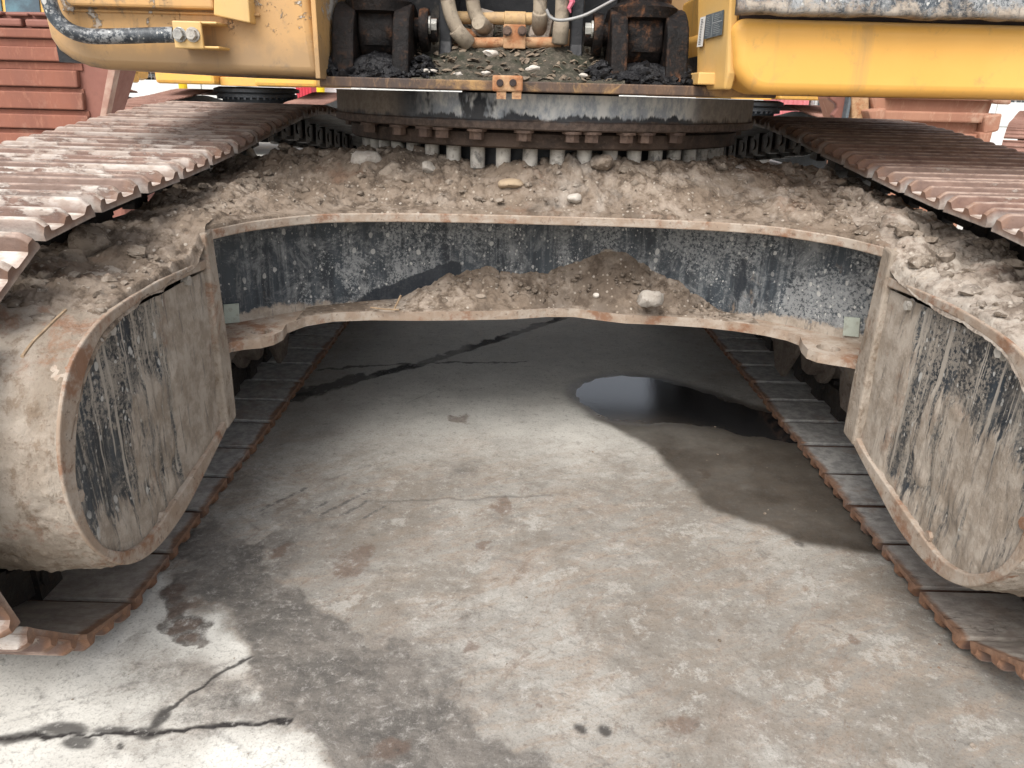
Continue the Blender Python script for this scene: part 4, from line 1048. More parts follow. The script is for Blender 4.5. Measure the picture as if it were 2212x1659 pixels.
# --- left deck box with hand rail
MB().bb(-.509, -.497, 1.992, 2.7, 1.112, 1.56).build('deck_side_plate', M_YELD, ex, bevel=.002)
ld = [(-.498, 1.116), (-.516, 1.30), (-.52, 1.55), (-1.172, 1.55)] + [onY(px, py, 2.0)[::2] for px, py in ((88, -40), (90, 0), (93, 40), (103, 80), (122, 108), (150, 128), (185, 143), (225, 150))]
dk = MB().prism(ld, lambda u, v, w: (u, w, v), 2.0, 3.1).build('left_deck', M_YELD, ex, bevel=0.022, seg=4, smooth=35)
dk['label'] = 'dirty yellow deck box at left with a bent black rail'
def pxbox(x0, y0, x1, y1, D0, D1, rot=None):
    a, b = onY(x0, y0, D0), onY(x1, y1, D0)
    return MB().bb(min(a[0], b[0]), max(a[0], b[0]), D0, D1, min(a[2], b[2]), max(a[2], b[2]))
pxbox(126, -60, 462, 20, 1.965, 2.03).build('step_ledge', M_YELD, dk, bevel=0.006)
pxbox(135, 24, 560, 29, 1.992, 2.03).build('seam_ledge', M_YELD, dk, bevel=0.002)
MB().prism([onY(px, py, 1.96)[::2] for px, py in ((462, -60), (533, -60), (541, 50), (530, 48), (462, 33))], lambda u, v, w: (u, w, v), 1.958, 2.02).build('step_gusset', M_YELP, dk, bevel=0.003)
rail = [onY(px, py, 1.945) for px, py in ((100, -80), (103, -30), (107, 5), (122, 40), (152, 66), (195, 78), (260, 78), (330, 76), (378, 75))]
rl = MB().tube([p[:3] for p in catmull(rail, 6)], .0175, 18).build('hand_rail', M_RAIL, dk, smooth=60)
for o_ in (rl,):
    at = o_.data.attributes.new('mud', 'FLOAT', 'POINT'); at2 = o_.data.attributes.new('clean', 'FLOAT', 'POINT')
br = pxbox(370, 44, 440, 106, 1.925, 1.935)
a, b = onY(370, 44, 1.93), onY(474, 106, 1.93)
br.bb(a[0], b[0], 1.93, 2.01, a[2] - .006, a[2]); br.bb(a[0], b[0], 1.93, 2.01, b[2], b[2] + .006)
br = br.build('rail_bracket', M_YELP, dk, bevel=0.003)
for px in (389, 417):
    q = onY(px, 75, 1.925); MB().hexbolt((q[0], 1.925, q[2]), (0, -1, 0), .0125, .016).build('rail_bolt', M_ZINC if px < 400 else M_BOLTW, br, bevel=.001)

# --- right deck: clean skirt, side panel with labels, cab sill
D = 1.9
x0, z1 = onY(1590, 37, D)[0], onY(1590, 37, D)[2]; z0 = onY(1650, 204, D)[2]
rd = [(1.62, z0 + .006), (1.62, z1)] + [(x0 + .03, z1)] + [(x0 + .03 - .03 * math.sin(a), z1 - .03 + .03 * math.cos(a)) for a in np.linspace(.3, math.pi / 2, 5)] + [(x0 + .012 + .085 * (1 - math.sin(a)) - .012 * math.cos(a) * 0, z0 + .085 - .085 * math.cos(a)) for a in np.linspace(math.pi / 2, 0, 10)]
sk = MB().prism(rd, lambda u, v, w: (u, w, v), D, 2.7).build('right_deck', M_YEL, ex, bevel=0.03, seg=5, smooth=35)
sk['label'] = 'clean yellow skirt panel under the cab at right'
MB().bb(x0 + .02, 1.62, 1.93, 2.6, z1 - .01, z1 + .03).build('gap_strip', M_DARKGAP, sk)  # dark strip filling the gap below the cab sill, its darkness put into colour
sl_z = onY(1700, 31, 1.87)[2]
sx, sy_ = np.meshgrid(np.linspace(onY(1588, 20, 1.88)[0], 1.62, 60), np.linspace(0, 1, 24))
zz = sl_z + .24 * sy_ + .004 * fbm(sx * 16, sy_ * 2, 4, 12) * (sy_ < .06)
sill = grid_mesh('cab_sill', sx, 1.872 + .02 * sy_ - .012 * sst(.3, 0, sy_) + .004 * fbm(sx * 10, sy_ * 3, 3, 4), zz, M_STRIP, dict(mud=.52 * sst(.25, .0, sy_) + .1 + .0 * sx, clean=0 * sx), sk)
m_ = sill.modifiers.new('thick', 'SOLIDIFY'); m_.thickness = .03; m_.offset = 0
pn_ = [onY(1577, -60, 1.93), onY(1577, 8, 1.93), onY(1574, 158, 1.93), onY(1564, 193, 1.94), onY(1504, 194, 2.12), onY(1507, 30, 2.12), onY(1508, -60, 2.12)]
sp_ = MB(); k = len(pn_)
off = Vector((.02, .004, 0))
sp_.add([Vector(p) for p in pn_] + [Vector(p) + off for p in pn_], [tuple(range(k)), tuple(range(k, 2 * k))[::-1]] + [(i, (i + 1) % k, k + (i + 1) % k, k + i) for i in range(k)])
sp = sp_.build('side_panel', M_YELP, ex, bevel=0.004)
MB().bb(onY(1580, 100, 1.95)[0], x0 + .06, 1.95, 2.6, z0 + .03, z1 + .1).build('deck_pillar', M_YEL, sk, bevel=.008)
pb = MB().bb(onY(1505, 200, 2.0)[0], onY(1690, 205, 2.0)[0], 2.0, 2.5, 1.1215, 1.150)
pb.build('deck_rail', M_YELP, ex, bevel=0.003)
# labels on the side panel (flat print): white strip and dark instruction plate
A, B = Vector(onY(1577, 8, 1.93)), Vector(onY(1507, 30, 2.12))
ax = (B - A); ax.z = 0; ax.normalize(); nrm_ = Vector((ax.y, -ax.x, 0)); nrm_ = nrm_ if nrm_.dot(Vector((0, 0, 0)) - A) > 0 else -nrm_
Ru = Matrix((ax, nrm_, Vector((0, 0, 1)))).transposed()
def on_panel(px, py):
    r = Vector(ray(px, py)); o_ = Vector((0, 0, EYE)); t = (A - o_).dot(nrm_) / r.dot(nrm_); return o_ + r * t
def panel_quad(name, q, mat, lift, parent):
    P = [on_panel(*p) + nrm_ * lift for p in q]
    return MB().add(P + [p - nrm_ * .0006 for p in P], [(0, 1, 2, 3), (4, 7, 6, 5), (0, 4, 5, 1), (1, 5, 6, 2), (2, 6, 7, 3), (3, 7, 4, 0)]).build(name, mat, parent)
lw = panel_quad('white_label', [(1514, 38), (1525, 35), (1518, 100), (1506, 102)], M_LABELW, .0012, sp)
lk = panel_quad('dark_label', [(1526, 33), (1565, 21), (1560, 75), (1521, 85)], M_LABELK, .0012, sp)
def lerp2(q, u, v):
    a = np.array(q[0]) * (1 - u) + np.array(q[1]) * u; b = np.array(q[3]) * (1 - u) + np.array(q[2]) * u
    return tuple(a * (1 - v) + b * v)
qw = [(1514, 38), (1525, 35), (1518, 100), (1506, 102)]; qk = [(1526, 33), (1565, 21), (1560, 75), (1521, 85)]
ink = MB(); inkw = MB()
def strip(mb, q, u0, u1, v0, v1):
    P = [on_panel(*lerp2(q, u, v)) + nrm_ * .0018 for u, v in ((u0, v0), (u1, v0), (u1, v1), (u0, v1))]
    mb.add(P, [(0, 1, 2, 3)])
for v in np.arange(.08, .92, .055):
    strip(ink, qw, .25, .25 + rng.uniform(.3, .55), v, v + .022)
strip(inkw, qk, .40, .43, .03, .97); strip(inkw, qk, .43, .97, .40, .44)
for v in np.arange(.10, .92, .075):
    strip(inkw, qk, .06, .06 + rng.uniform(.15, .28), v, v + .02)
    if not .34 < v < .46: strip(inkw, qk, .50, .50 + rng.uniform(.2, .42), v, v + .02)
ink.build('label_print', M_INK, lw); inkw.build('label_print', M_INKW, lk)

# ------------------------------------------------------------------ soil lying on the machine
def dirtz():
    c = []
    for x, y in LIP[::5]: c.append((x, y, ZT + .002))
    for px, py, D in ((640, 410, 2.2), (760, 405, 2.17), (900, 412, 2.14), (1106, 418, 2.13), (1300, 418, 2.13), (1500, 424, 2.13), (1640, 435, 2.12),
                      (560, 352, 2.4), (640, 345, 2.38), (740, 345, 2.33), (850, 352, 2.28), (945, 356, 2.25), (1106, 357, 2.22), (1250, 356, 2.22), (1400, 360, 2.24), (1500, 360, 2.28), (1620, 372, 2.34), (1740, 388, 2.4)):
        c.append(onY(px, py, D))
    for s_ in (-1, 1):
        f = lambda h: CX + s_ * h
        c += [(f(1.024), 1.354, .728), (f(1.024), 1.67, .785), (f(1.024), 2.11, .826), (f(1.024), 2.47, .858), (f(1.024), 1.15, .64), (f(1.12), 1.35, .67), (f(1.12), 1.7, .705), (f(1.12), 2.1, .72), (f(1.12), 2.5, .74), (f(1.12), 1.1, .56),
              (f(.80), 1.06, .56), (f(.80), 1.15, .67), (f(.80), 1.22, .708), (f(.80), 1.3, .722), (f(.80), 1.5, .728), (f(.80), 1.62, .732), (f(.80), 1.70, .775), (f(.80), 1.78, .80), (f(.87), 1.45, .735), (f(.87), 1.65, .76), (f(.90), 1.3, .725), (f(.90), 1.15, .665), (f(.86), 1.9, .81), (f(.95), 1.06, .52)]
    for x in (-.9, -.3, .3, .9): c.append((CX + x, 2.95, .86))
    for x in (-.3, 0, .3): c.append((CX + x, 2.5, .875))
    return rbf(c)
DZ = dirtz()
def crust(x, y, seed, rough=1.0):
    d1, d2, cid = worley(x * 22, y * 22, seed)
    e1, e2, eid = worley(x * 55, y * 55, seed + 5)
    lump = np.maximum(0, .55 - d1) * (cid > .45) * (0.4 + cid)
    lump2 = np.maximum(0, .5 - e1) * (eid > .4)
    cr = sst(.10, 0, d2 - d1) * (.3 + .7 * sst(-.2, .4, fbm(x * 4, y * 4, 3, seed + 9)))
    f1, f2, fid = worley(x * 9 + .1 * pn(x * 30, y * 30, 4), y * 9, seed + 31)
    slab = np.maximum(0, .6 - f1) * (fid > .55)
    return rough * (.022 * fbm(x * 5, y * 5, 5, seed) + .013 * lump + .034 * slab + .007 * lump2 - .012 * cr + .009 * np.abs(fbm(x * 32, y * 32, 4, seed + 3)))
def dirt_z(x, y, seed=0, rough=1.0):
    return DZ(x, y) + crust(x, y, 100, rough)
# centre heap
nx, ny_ = 430, 130
u = np.linspace(XL + .004, XR - .004, nx)
v = np.linspace(0, 1, ny_) ** 1.3
y0 = np.interp(u, lipx, lipy) + .004
UX = u[None, :] + 0 * v[:, None]; VY = y0[None, :] + (2.72 - y0[None, :]) * v[:, None]
gap = VY - y0[None, :]
k_ = sst(0, .10, gap + .012 * fbm(UX * 12, VY * 0, 3, 2))
ZZ = ZT + .001 + (np.maximum(DZ(UX, VY), ZT + .004) - ZT) * (0.35 + .65 * k_) + crust(UX, VY, 100) * (.15 + .85 * k_) + .004
ZZ = np.maximum(ZZ, ZT + .001)
ZZ[0, :] = ZT - .002
grid_mesh('soil_heap', UX, VY, ZZ, M_MUD, None, kind='stuff', label='brown stony soil heaped on the carbody top plate below the slewing ring', cat='soil')
for s_ in (-1, 1):
    w = np.linspace(-.008, .335, 110); yy = np.linspace(1.07, 2.72, 380)
    W2, Y2 = np.meshgrid(w, yy); X2 = CX + s_ * (HW + W2)
    Z2 = DZ(X2, Y2) + crust(X2, Y2, 100, 1.0) * (.35 + .65 * sst(0, .05, W2)) + .004
    Z2 -= .16 * sst(.30, .335, W2)
    Z2 -= .03 * sst(.004, -.008, W2) * (Y2 < 1.69)
    grid_mesh('leg_mud', X2, Y2, Z2, M_MUD if s_ < 0 else M_MUDP, None, kind='stuff', label=('brown cracked' if s_ < 0 else 'pale grey crumbly') + ' mud caked on the ' + ('left' if s_ < 0 else 'right') + ' carbody leg and guard top', cat='mud')
# lower heap on the bottom plate
blx = np.array([p[0] for p in bl]); bly = np.array([p[1] for p in bl])
u = np.linspace(-.60, .70, 330); v = np.linspace(0, 1, 70)
lo_ = np.interp(u, blx[6:-6], bly[6:-6]) + .004; hi_ = np.interp(u, facex, facey) + .004
UX = u[None, :] + 0 * v[:, None]; VY = lo_[None, :] + (hi_ - lo_)[None, :] * v[:, None]
hc = [onY(px, py, 2.21) for px, py in ((560, 690), (640, 668), (760, 664), (860, 645), (900, 632), (970, 596), (1080, 592), (1180, 592), (1270, 560), (1310, 545), (1350, 555), (1420, 590), (1480, 620), (1560, 672), (1640, 697))]
tz = np.interp(u, [p[0] for p in hc], [p[2] for p in hc])
tz = np.maximum(tz, ZB + .004)
ZZ = ZB + (tz - ZB)[None, :] * (0.12 * v + .88 * v ** 1.5)[:, None]
ZZ += crust(UX, VY, 300, .75) * sst(0, .35, v)[:, None] * sst(0, .03, (tz - ZB))[None, :] + .003
ZZ = np.maximum(ZZ, ZB + .0015); ZZ[0, :] = ZB - .002
grid_mesh('lower_soil_heap', UX, VY, ZZ, M_MUD, None, kind='stuff', label='brown soil heaped on the lower carbody plate against the splattered front plate', cat='soil')
# loose clods
def scatter(name, spots, mat, label, cat, sub=1):
    mb = MB()
    for i, (x, y, z, r) in enumerate(spots):
        q = random.Random(i * 13 + 5)
        mb.rock((x, y, z + r * .25), r, i * 7 + 3, sub, (q.uniform(.8, 1.25), q.uniform(.8, 1.25), q.uniform(.55, .9)), .3)
    return mb.build(name, mat, smooth=38, kind='stuff', label=label, cat=cat)
sp1, sp2 = [], []
q = random.Random(3)
while len(sp1) < 620:
    x = q.uniform(XL, XR); y = q.uniform(1.75, 2.5)
    g_ = y - np.interp(x, lipx, lipy)
    if g_ < .02: continue
    if q.random() > .25 + .75 * min(1, g_ / .2): continue
    if q.random() > .5 + pn(x * 4, y * 4, 5): continue
    sp1.append((x, y, 0.0, min(.024, .003 + .0045 * q.expovariate(1.0))))
while len(sp2) < 650:
    s_ = q.choice((-1, 1)); h = q.uniform(.80, 1.09); x = CX + s_ * h; y = q.uniform(1.2, 2.6)
    if q.random() > .45 + pn(x * 5, y * 5, 8) + (.35 if h > .96 else 0): continue
    sp2.append((x, y, 0.0, min(.028, .004 + .006 * q.expovariate(1.0))))
def drop(spl):
    A_ = np.array(spl); A_[:, 2] = dirt_z(A_[:, 0], A_[:, 1]); return [tuple(r_) for r_ in A_.tolist()]
sp1, sp2 = drop(sp1), drop(sp2)
scatter('heap_crumbs', sp1, M_CLOD, 'loose crumbs and pebbles scattered over the upper soil heap', 'crumbs')
scatter('leg_crumbs', sp2, M_CLOD, 'loose clods of dry mud along both carbody legs', 'crumbs')
sp3 = []
while len(sp3) < 220:
    x = q.uniform(-.55, .65); t = q.random(); yl = np.interp(x, blx[6:-6], bly[6:-6]); yh = np.interp(x, facex, facey); tzz = np.interp(x, u, tz)
    if tzz < ZB + .02 and q.random() < .8: continue
    sp3.append((x, yl + .02 + (yh - yl - .04) * t, ZB + (tzz - ZB) * (0.12 * t + .88 * t ** 1.5) + .003, min(.014, .003 + .0035 * q.expovariate(1.0))))
scatter('plate_crumbs', sp3, M_CLOD, 'small crumbs of soil on the lower carbody plate', 'crumbs')
def stone(name, p, r, mat, label, cat='stone', sq=(1, 1, .75), seed=1, jag=.2):
    return MB().rock((p[0], p[1], p[2]), r, seed, 3, sq, jag).build(name, mat, smooth=60, label=label, cat=cat, origin=(p[0], p[1], p[2]))
stone('stone', onY(792, 347, 2.27), .046, M_STONE, 'large smooth pale stone lying against the slewing ring bolts', sq=(1, .8, .85), seed=4, jag=.22)
stone('stone', onY(842, 371, 2.24), .041, M_STONEB, 'rough brown stone beside the large pale one', seed=9, jag=.4)
stone('stone', onY(924, 362, 2.22), .025, M_STONE, 'small pale angular stone under the slewing ring bolts', seed=12)
stone('stone', onY(1104, 398, 2.15), .038, M_STONET, 'flat tan stone in the middle of the upper heap', sq=(1.1, .8, .45), seed=17)
stone('stone', onY(1240, 428, 2.10), .021, M_CHIP, 'pale chip of stone right of the flat tan stone', seed=21)
stone('stone', onY(1300, 350, 2.20), .034, M_MUD, 'round brown clod under the bolts right of centre', seed=25, jag=.3, cat='clod')
stone('stone', onY(1600, 372, 2.30), .030, M_STONEG, 'round grey stone at the right end of the heap', seed=28, jag=.1)
stone('stone', onY(1404, 646, 2.085), .041, M_STONE, 'pale rounded stone resting on the lower carbody plate', sq=(1, .8, .8), seed=33, jag=.4)
stone('stone', onY(1288, 638, 2.09), .010, M_CHIP, 'tiny white chip left of the rounded stone on the lower plate', seed=36)
stone('stone', onY(1040, 640, 2.09), .014, M_STONEB, 'dark brown flat chip on the lower heap', sq=(1.3, .8, .5), seed=39)
stone('clod', onX(192, 528, -.90), .048, M_CLOD, 'large pale clod of mud on the left leg near the track', seed=43, jag=.4, cat='clod', sq=(1, 1, .9))
stone('clod', onX(160, 560, -.90), .030, M_CLOD, 'medium clod below the large one on the left leg', seed=47, jag=.4, cat='clod')
stone('clod', onX(120, 610, -.90), .030, M_CLOD, 'clod at the foot of the pile on the left leg', seed=48, jag=.4, cat='clod')
stone('clod', onX(60, 640, -.90), .034, M_CLOD, 'clod of grey mud on the left guard top', seed=49, jag=.4, cat='clod')
stone('clod', onX(20, 680, -.90), .026, M_CLOD, 'leftmost clod of grey mud on the guard top', seed=50, jag=.4, cat='clod')
stone('clod', onX(1935, 488, .93), .045, M_MUDP, 'pale lump of mud over the right corner of the carbody', seed=53, jag=.3, cat='clod', sq=(1.2, 1, .7))
MB().tube([p[:3] for p in catmull([onZ(px, py, .742 + (770 - py) * .0002) for px, py in ((48, 770), (70, 740), (95, 715), (118, 692), (142, 670))], 4)], [.0025] * 17, 6).build('twig', M_TWIG, label='thin dry twig lying on the left guard', cat='twig')
MB().tube([onY(px, py, 2.07) for px, py in ((852, 666), (858, 655), (866, 638))], .003, 6).build('twig', M_TWIG, label='short straw standing on the lower carbody plate', cat='twig')
MB().tube([onY(px, py, 2.06) for px, py in ((800, 664), (830, 668), (862, 669))], .0025, 6).build('twig', M_TWIG, label='straw lying flat on the lower plate edge', cat='twig')
# litter and sludge on the main plate
lx, ly = np.meshgrid(np.linspace(-.33, .27, 150), np.linspace(2.055, 2.6, 110))
lz = 1.121 + .16 * sst(2.05, 2.5, ly) * (.75 + .25 * np.cos((lx + .03) * 5)) + .4 * crust(lx, ly, 500)
lz[0, :] = 1.118
grid_mesh('plate_litter', lx, ly, np.maximum(lz, 1.1185), M_MOSS, None, kind='stuff', label='damp litter and moss between the boom cylinder feet', cat='litter')
q = random.Random(11)
lv = MB()
for i in range(300):
    x = q.uniform(-.31, .25); y = q.uniform(2.06, 2.42); z = 1.121 + .16 * float(sst(2.05, 2.5, np.array(y))) + .006
    Mx = Matrix.Rotation(q.uniform(0, 6), 3, 'Z') @ Matrix.Rotation(q.uniform(-.7, .7), 3, 'X') @ Matrix.Rotation(q.uniform(-.6, .6), 3, 'Y')
    L = q.uniform(.004, .016); wd = L * q.uniform(.35, .7)
    P = [Vector((x, y, z)) + Mx @ Vector(p) for p in ((-L, 0, 0), (-L * .4, wd, L * .15), (L * .5, wd * .8, L * .1), (L, 0, -L * .1), (L * .5, -wd * .8, L * .12), (-L * .4, -wd, L * .1))]
    P += [p + Mx @ Vector((0, 0, -.0015)) for p in P]
    lv.add(P, [(0, 1, 2, 3, 4, 5), (11, 10, 9, 8, 7, 6)] + [(k, (k + 1) % 6, 6 + (k + 1) % 6, 6 + k) for k in range(6)])
lv.build('dead_leaves', M_LEAF, kind='stuff', label='dead leaves and flakes strewn over the litter', cat='leaves')
for i, (px, py, r, lb) in enumerate(((1050, 158, .012, 'white chip left of the stop block'), (915, 153, .013, 'long white chip at the left of the litter'), (935, 155, .012, 'white chip beside the long one'), (990, 160, .013, 'pale chip on the plate edge left of centre'), (1150, 148, .017, 'pale chip right of the stop block'), (1262, 162, .011, 'white chip at the right end of the litter'), (1060, 115, .018, 'curled pale flake on the moss'))):
    stone('chip', onY(px, py, 2.085), r * .9, M_CHIP, lb, 'chip', (1.3, .8, .6), 60 + i, .55)
sg = []
for i in range(1300):
    cxs, w_ = q.choice(((-.383, .09), (-.383, .09), (.327, .09), (.327, .09), (-.50, .02), (.43, .03), (-.26, .04), (.22, .04)))
    x = cxs + q.gauss(0, w_ * .6); y = q.uniform(2.06, 2.2)
    sg.append((x, y, 1.117 + .05 * max(0, 1 - abs(x - cxs) / (w_ * 1.9)) * min(1, (y - 2.05) / .07), min(.017, .003 + .0045 * q.expovariate(1))))
sx_, sy2 = np.meshgrid(np.linspace(-.51, .455, 240), np.linspace(2.056, 2.22, 60))
sz_ = 1.1 + 0 * sx_
for cxs, w_ in ((-.383, .09), (.327, .09)):
    sz_ = np.maximum(sz_, 1.112 + .058 * np.maximum(0, 1 - (np.abs(sx_ - cxs) / (w_ * 1.7)) ** 1.6) * sst(2.05, 2.12, sy2) + .55 * crust(sx_, sy2, 700))
sz_ = np.maximum(sz_, 1.112 + .35 * crust(sx_, sy2, 710) + .02 * sst(2.06, 2.2, sy2) * (np.abs(sx_ + .028) > .25))
grid_mesh('sludge_mound', sx_, sy2, sz_, M_SLUDGE, None, kind='stuff', label='black greasy mound spread along the main plate edge', cat='sludge')
scatter('oily_sludge', sg, M_SLUDGE, 'black oily sludge piled round the feet of the boom cylinders', 'sludge')

gp = []
while len(gp) < 160:
    px, py = q.uniform(100, 2150), q.uniform(820, 1655)
    g3 = onZ(px, py)
    gp.append((g3[0], g3[1], -.0005, min(.008, .0008 + .0010 * q.expovariate(1.0))))
scatter('ground_grit', gp, M_CLOD, 'specks of grit and crumbled mud on the slab', 'grit')
# ------------------------------------------------------------------ yard behind
# rusty bucket at the left
BD = 5.5
bk = empty('excavator_bucket', onY(100, 200, BD)[:2] + (0,), 'tall rusty bucket with horizontal wear plates standing behind the left track', 'bucket')
def bq(px, py, D=BD): p = onY(px, py, D); return (p[0], p[2])
bo = [(-4.5, .25), (-4.5, 1.50), bq(150, 26), bq(262, 60), bq(258, 110), bq(252, 150), bq(238, 200), bq(222, 250), bq(208, 290), (bq(198, 330)[0], .35), (bq(190, 380)[0], .25)]
body = MB().prism(bo, lambda u, v, w: (u, w, v), BD, BD + .30).build('bucket_shell', M_BUCKETP, bk, bevel=.02)
MB().prism([bq(238, 140), bq(255, 140), bq(232, 252), bq(218, 252)], lambda u, v, w: (u, w, v), BD - .02, BD + .05).build('weld_ridge', M_SCAR, bk, bevel=.006)
for (ya, yb, xr) in ((62, 82, 168), (101, 131, 168), (150, 186, 172), (197, 234, 184), (246, 276, 196), (287, 318, 204), (330, 360, 210)):
    r0, r1 = bq(xr, ya), bq(xr + 3, yb)
    z1_, z0_ = bq(60, ya)[1], bq(60, yb)[1]
    MB().prism([(-4.45, z0_), (r1[0], z0_), (r0[0], z1_), (-4.45, z1_)], lambda u, v, w: (u, w, v), BD - .045, BD + .02).build('wear_plate', M_BUCKET, bk, bevel=.008)
    MB().prism([(-4.45, z0_ - .055), (r1[0] + .02, z0_ - .055), (r1[0] + .02, z0_ - .008), (-4.45, z0_ - .008)], lambda u, v, w: (u, w, v), BD - .014, BD + .02).build('wear_strip', M_BUCKET, bk, bevel=.004)
for (xa, xb, ya, yb) in ((-30, 8, 34, 55), (4, 57, 40, 58), (62, 120, 42, 60), (-30, 14, 24, 33), (20, 70, 28, 36), (72, 130, 28, 36)):
    a, b = bq(xa, ya), bq(xb, yb)
    MB().bb(a[0], b[0], BD - .05, BD + .05, b[1], a[1]).build('lip_shroud', M_BUCKETP, bk, bevel=.012)
for (xa, ya) in ((0, 40),):
    pass
MB().bb(-4.4, -2.9, BD + .05, BD + .9, 0, .3).build('bucket_heel', M_BUCKETP, bk, bevel=.03)

# tan rusty bucket at the right
B2 = 5.5
bk2 = empty('excavator_bucket', onY(2000, 250, B2)[:2] + (0,), 'tan rusty bucket with broad ribs standing behind the right track', 'bucket')
def b2(px, py, D=B2): p = onY(px, py, D); return (p[0], p[2])
MB().prism([b2(1882, 120), b2(2150, 120), b2(2148, 215), b2(2120, 300), (b2(2105, 340)[0], .2), (b2(1925, 340)[0], .2), b2(1905, 300), b2(1882, 215)], lambda u, v, w: (u, w, v), B2, B2 + 1.0).build('bucket_shell', M_BUCKETR, bk2, bevel=.02)
for (xa, xb, ya, yb) in ((1915, 2140, 192, 219), (1899, 2128, 238, 266), (1916, 2126, 284, 305), (1915, 2140, 140, 168)):
    a, b = b2(xa, ya), b2(xb, yb)
    MB().bb(a[0], b[0], B2 - .06, B2 + .02, b[1], a[1]).build('wear_plate', M_BUCKETR, bk2, bevel=.012)
for (q4) in (((1863, 238), (1903, 232), (1900, 260), (1870, 262)), ((2120, 180), (2172, 180), (2168, 226), (2128, 222)), ((2112, 250), (2150, 244), (2142, 282), (2108, 290)), ((2100, 285), (2130, 282), (2122, 312), (2098, 312))):
    MB().prism([b2(*p) for p in q4], lambda u, v, w: (u, w, v), B2 - .09, B2 + .05).build('corner_casting', M_BUCKETR, bk2, bevel=.015)
MB().prism([b2(1843, 100), b2(1884, 100), b2(1880, 330), b2(1846, 330)], lambda u, v, w: (u, w, v), B2 + .03, B2 + .09).build('side_cutter', M_RUSTBR, bk2, bevel=.01)
MB().prism([b2(1800, 100), b2(1843, 100), b2(1846, 330), b2(1818, 330), b2(1823, 262), b2(1812, 250), b2(1824, 235), b2(1822, 225), b2(1808, 215)], lambda u, v, w: (u, w, v), B2 + .12, B2 + .18).build('side_wall', M_BUCKETP, bk2, bevel=.008)
MB().bb(b2(1843, 200)[0], b2(1849, 200)[0], B2 + .05, B2 + .16, .25, 1.4).build('edge_bar', M_FARBLUE, bk2)

# parked excavators farther back
def far_machine(name, loc, label):
    e = empty(name, loc, label, 'excavator', 'excavators parked across the yard')
    L = lambda mb, nm, mt, par=e, **k: local(mb, nm, mt, par, **k)
    return e
def local(mb, nm, mt, par, bevel=0, smooth=None):
    me_o = mb.build(nm, mt, None, smooth=smooth, bevel=bevel); me_o.parent = par; return me_o
def build_far():
    e = empty('parked_excavator', (0, 0, 0))
    me = shoe_mesh(M_FARSHOE, .30, 'far_shoe', [(-1, .4), (-.96, .9), (.96, .9), (1, .4)])
    fr = shoe_frames(0.05)
    for side in (-1, 1):
        tx = side * 1.19
        b = MB(); b.prism([(1.5, .25), (4.2, .25), (4.3, .5), (4.2, .72), (1.5, .66), (1.3, .45)], lambda u, v, w: (tx + w, u - CY, v), -.15, .15)
        b.prism([(p[0], p[1] * .9 + .03) for p in TP[::3][:-1]], lambda u, v, w: (tx + w, (u - CY) * .985, v), -.10, .10)
        t = local(b, 'track', M_FARBLK, e)
        for c, tt_ in fr:
            if c[0] > 3.9 or (c[1] < .1 and c[0] > 2.0): continue
            o = bpy.data.objects.new('track_shoe', me); COL.objects.link(o); o.parent = t
            o.matrix_local = Matrix.Translation((tx, c[0] - CY, c[1])) @ Matrix(((-1, 0, 0), (0, tt_[0], tt_[1]), (0, tt_[1], -tt_[0]))).to_4x4()
    b = MB().prism([(-.95, -1.0), (-.6, -.75), (.6, -.75), (.95, -1.0), (1.0, 1.0), (-1.0, 1.0)], lambda u, v, w: (u, v, w), .48, .80)
    local(b, 'carbody', M_FARBLUE, e, .02)
    b = MB().lathe([(.50, .80), (.56, .82), (.58, .90), (.66, .92), (.66, .97), (.62, .975), (.62, .99), (.70, 1.0), (.70, 1.05), (.60, 1.08)], (0, 0, 0), 'Z', 48)
    for k in range(40):
        a = 2 * math.pi * k / 40; b.box((.64 * math.cos(a), .64 * math.sin(a), .905), (.035, .035, .04), Matrix.Rotation(a, 3, 'Z'))
    local(b, 'swing_bearing', M_FARBLK, e, 0, 35)
    local(MB().bb(-1.3, -.35, -.95, 1.7, 1.10, 1.36), 'left_deck', M_FARYEL, e, .05)
    local(MB().bb(.30, 1.3, -1.05, 1.7, 1.10, 1.34), 'right_deck', M_FARYEL, e, .05)
    local(MB().bb(-.34, .29, -.75, 1.7, 1.09, 1.22), 'main_plate', M_FARYEL, e, .01)
    local(MB().bb(-1.3, 1.3, 1.2, 2.2, 1.15, 2.1), 'counterweight', M_FARYEL, e, .12)
    local(MB().bb(-1.28, -.36, -.3, 1.2, 1.36, 1.95), 'engine_housing', M_FARYEL, e, .05)
    cab = local(MB().prism([(-1.05, 1.35), (-1.12, 1.9), (-.95, 2.85), (.55, 2.9), (.65, 1.35)], lambda u, v, w: (w, u, v), .34, 1.28), 'cab', M_FARYEL, e, .04)
    for (xa, xb, za, zb) in ((.40, .62, 1.95, 2.75), (.68, 1.22, 1.95, 2.75)):
        local(MB().prism([(-1.13 + (z - 1.9) * .18, z) for z in (za, zb)] + [(-1.06 + (z - 1.9) * .18, z) for z in (zb, za)], lambda u, v, w: (w, u - .02, v), xa, xb), 'cab_window', M_GLASS, cab)
    local(MB().prism([(-.9, 1.6), (-.85, 2.7), (.4, 2.72), (.45, 1.6)], lambda u, v, w: (w, u, v), .325, .345), 'cab_window', M_GLASS, cab)
    b = MB().prism([(-.3, 1.2), (.2, 1.25), (-.4, 3.4), (-.9, 3.9), (-1.1, 3.7), (-.7, 3.2)], lambda u, v, w: (w, u, v), -.28, .08)
    local(b, 'boom', M_FARYEL, e, .03)
    return e
fm = build_far()
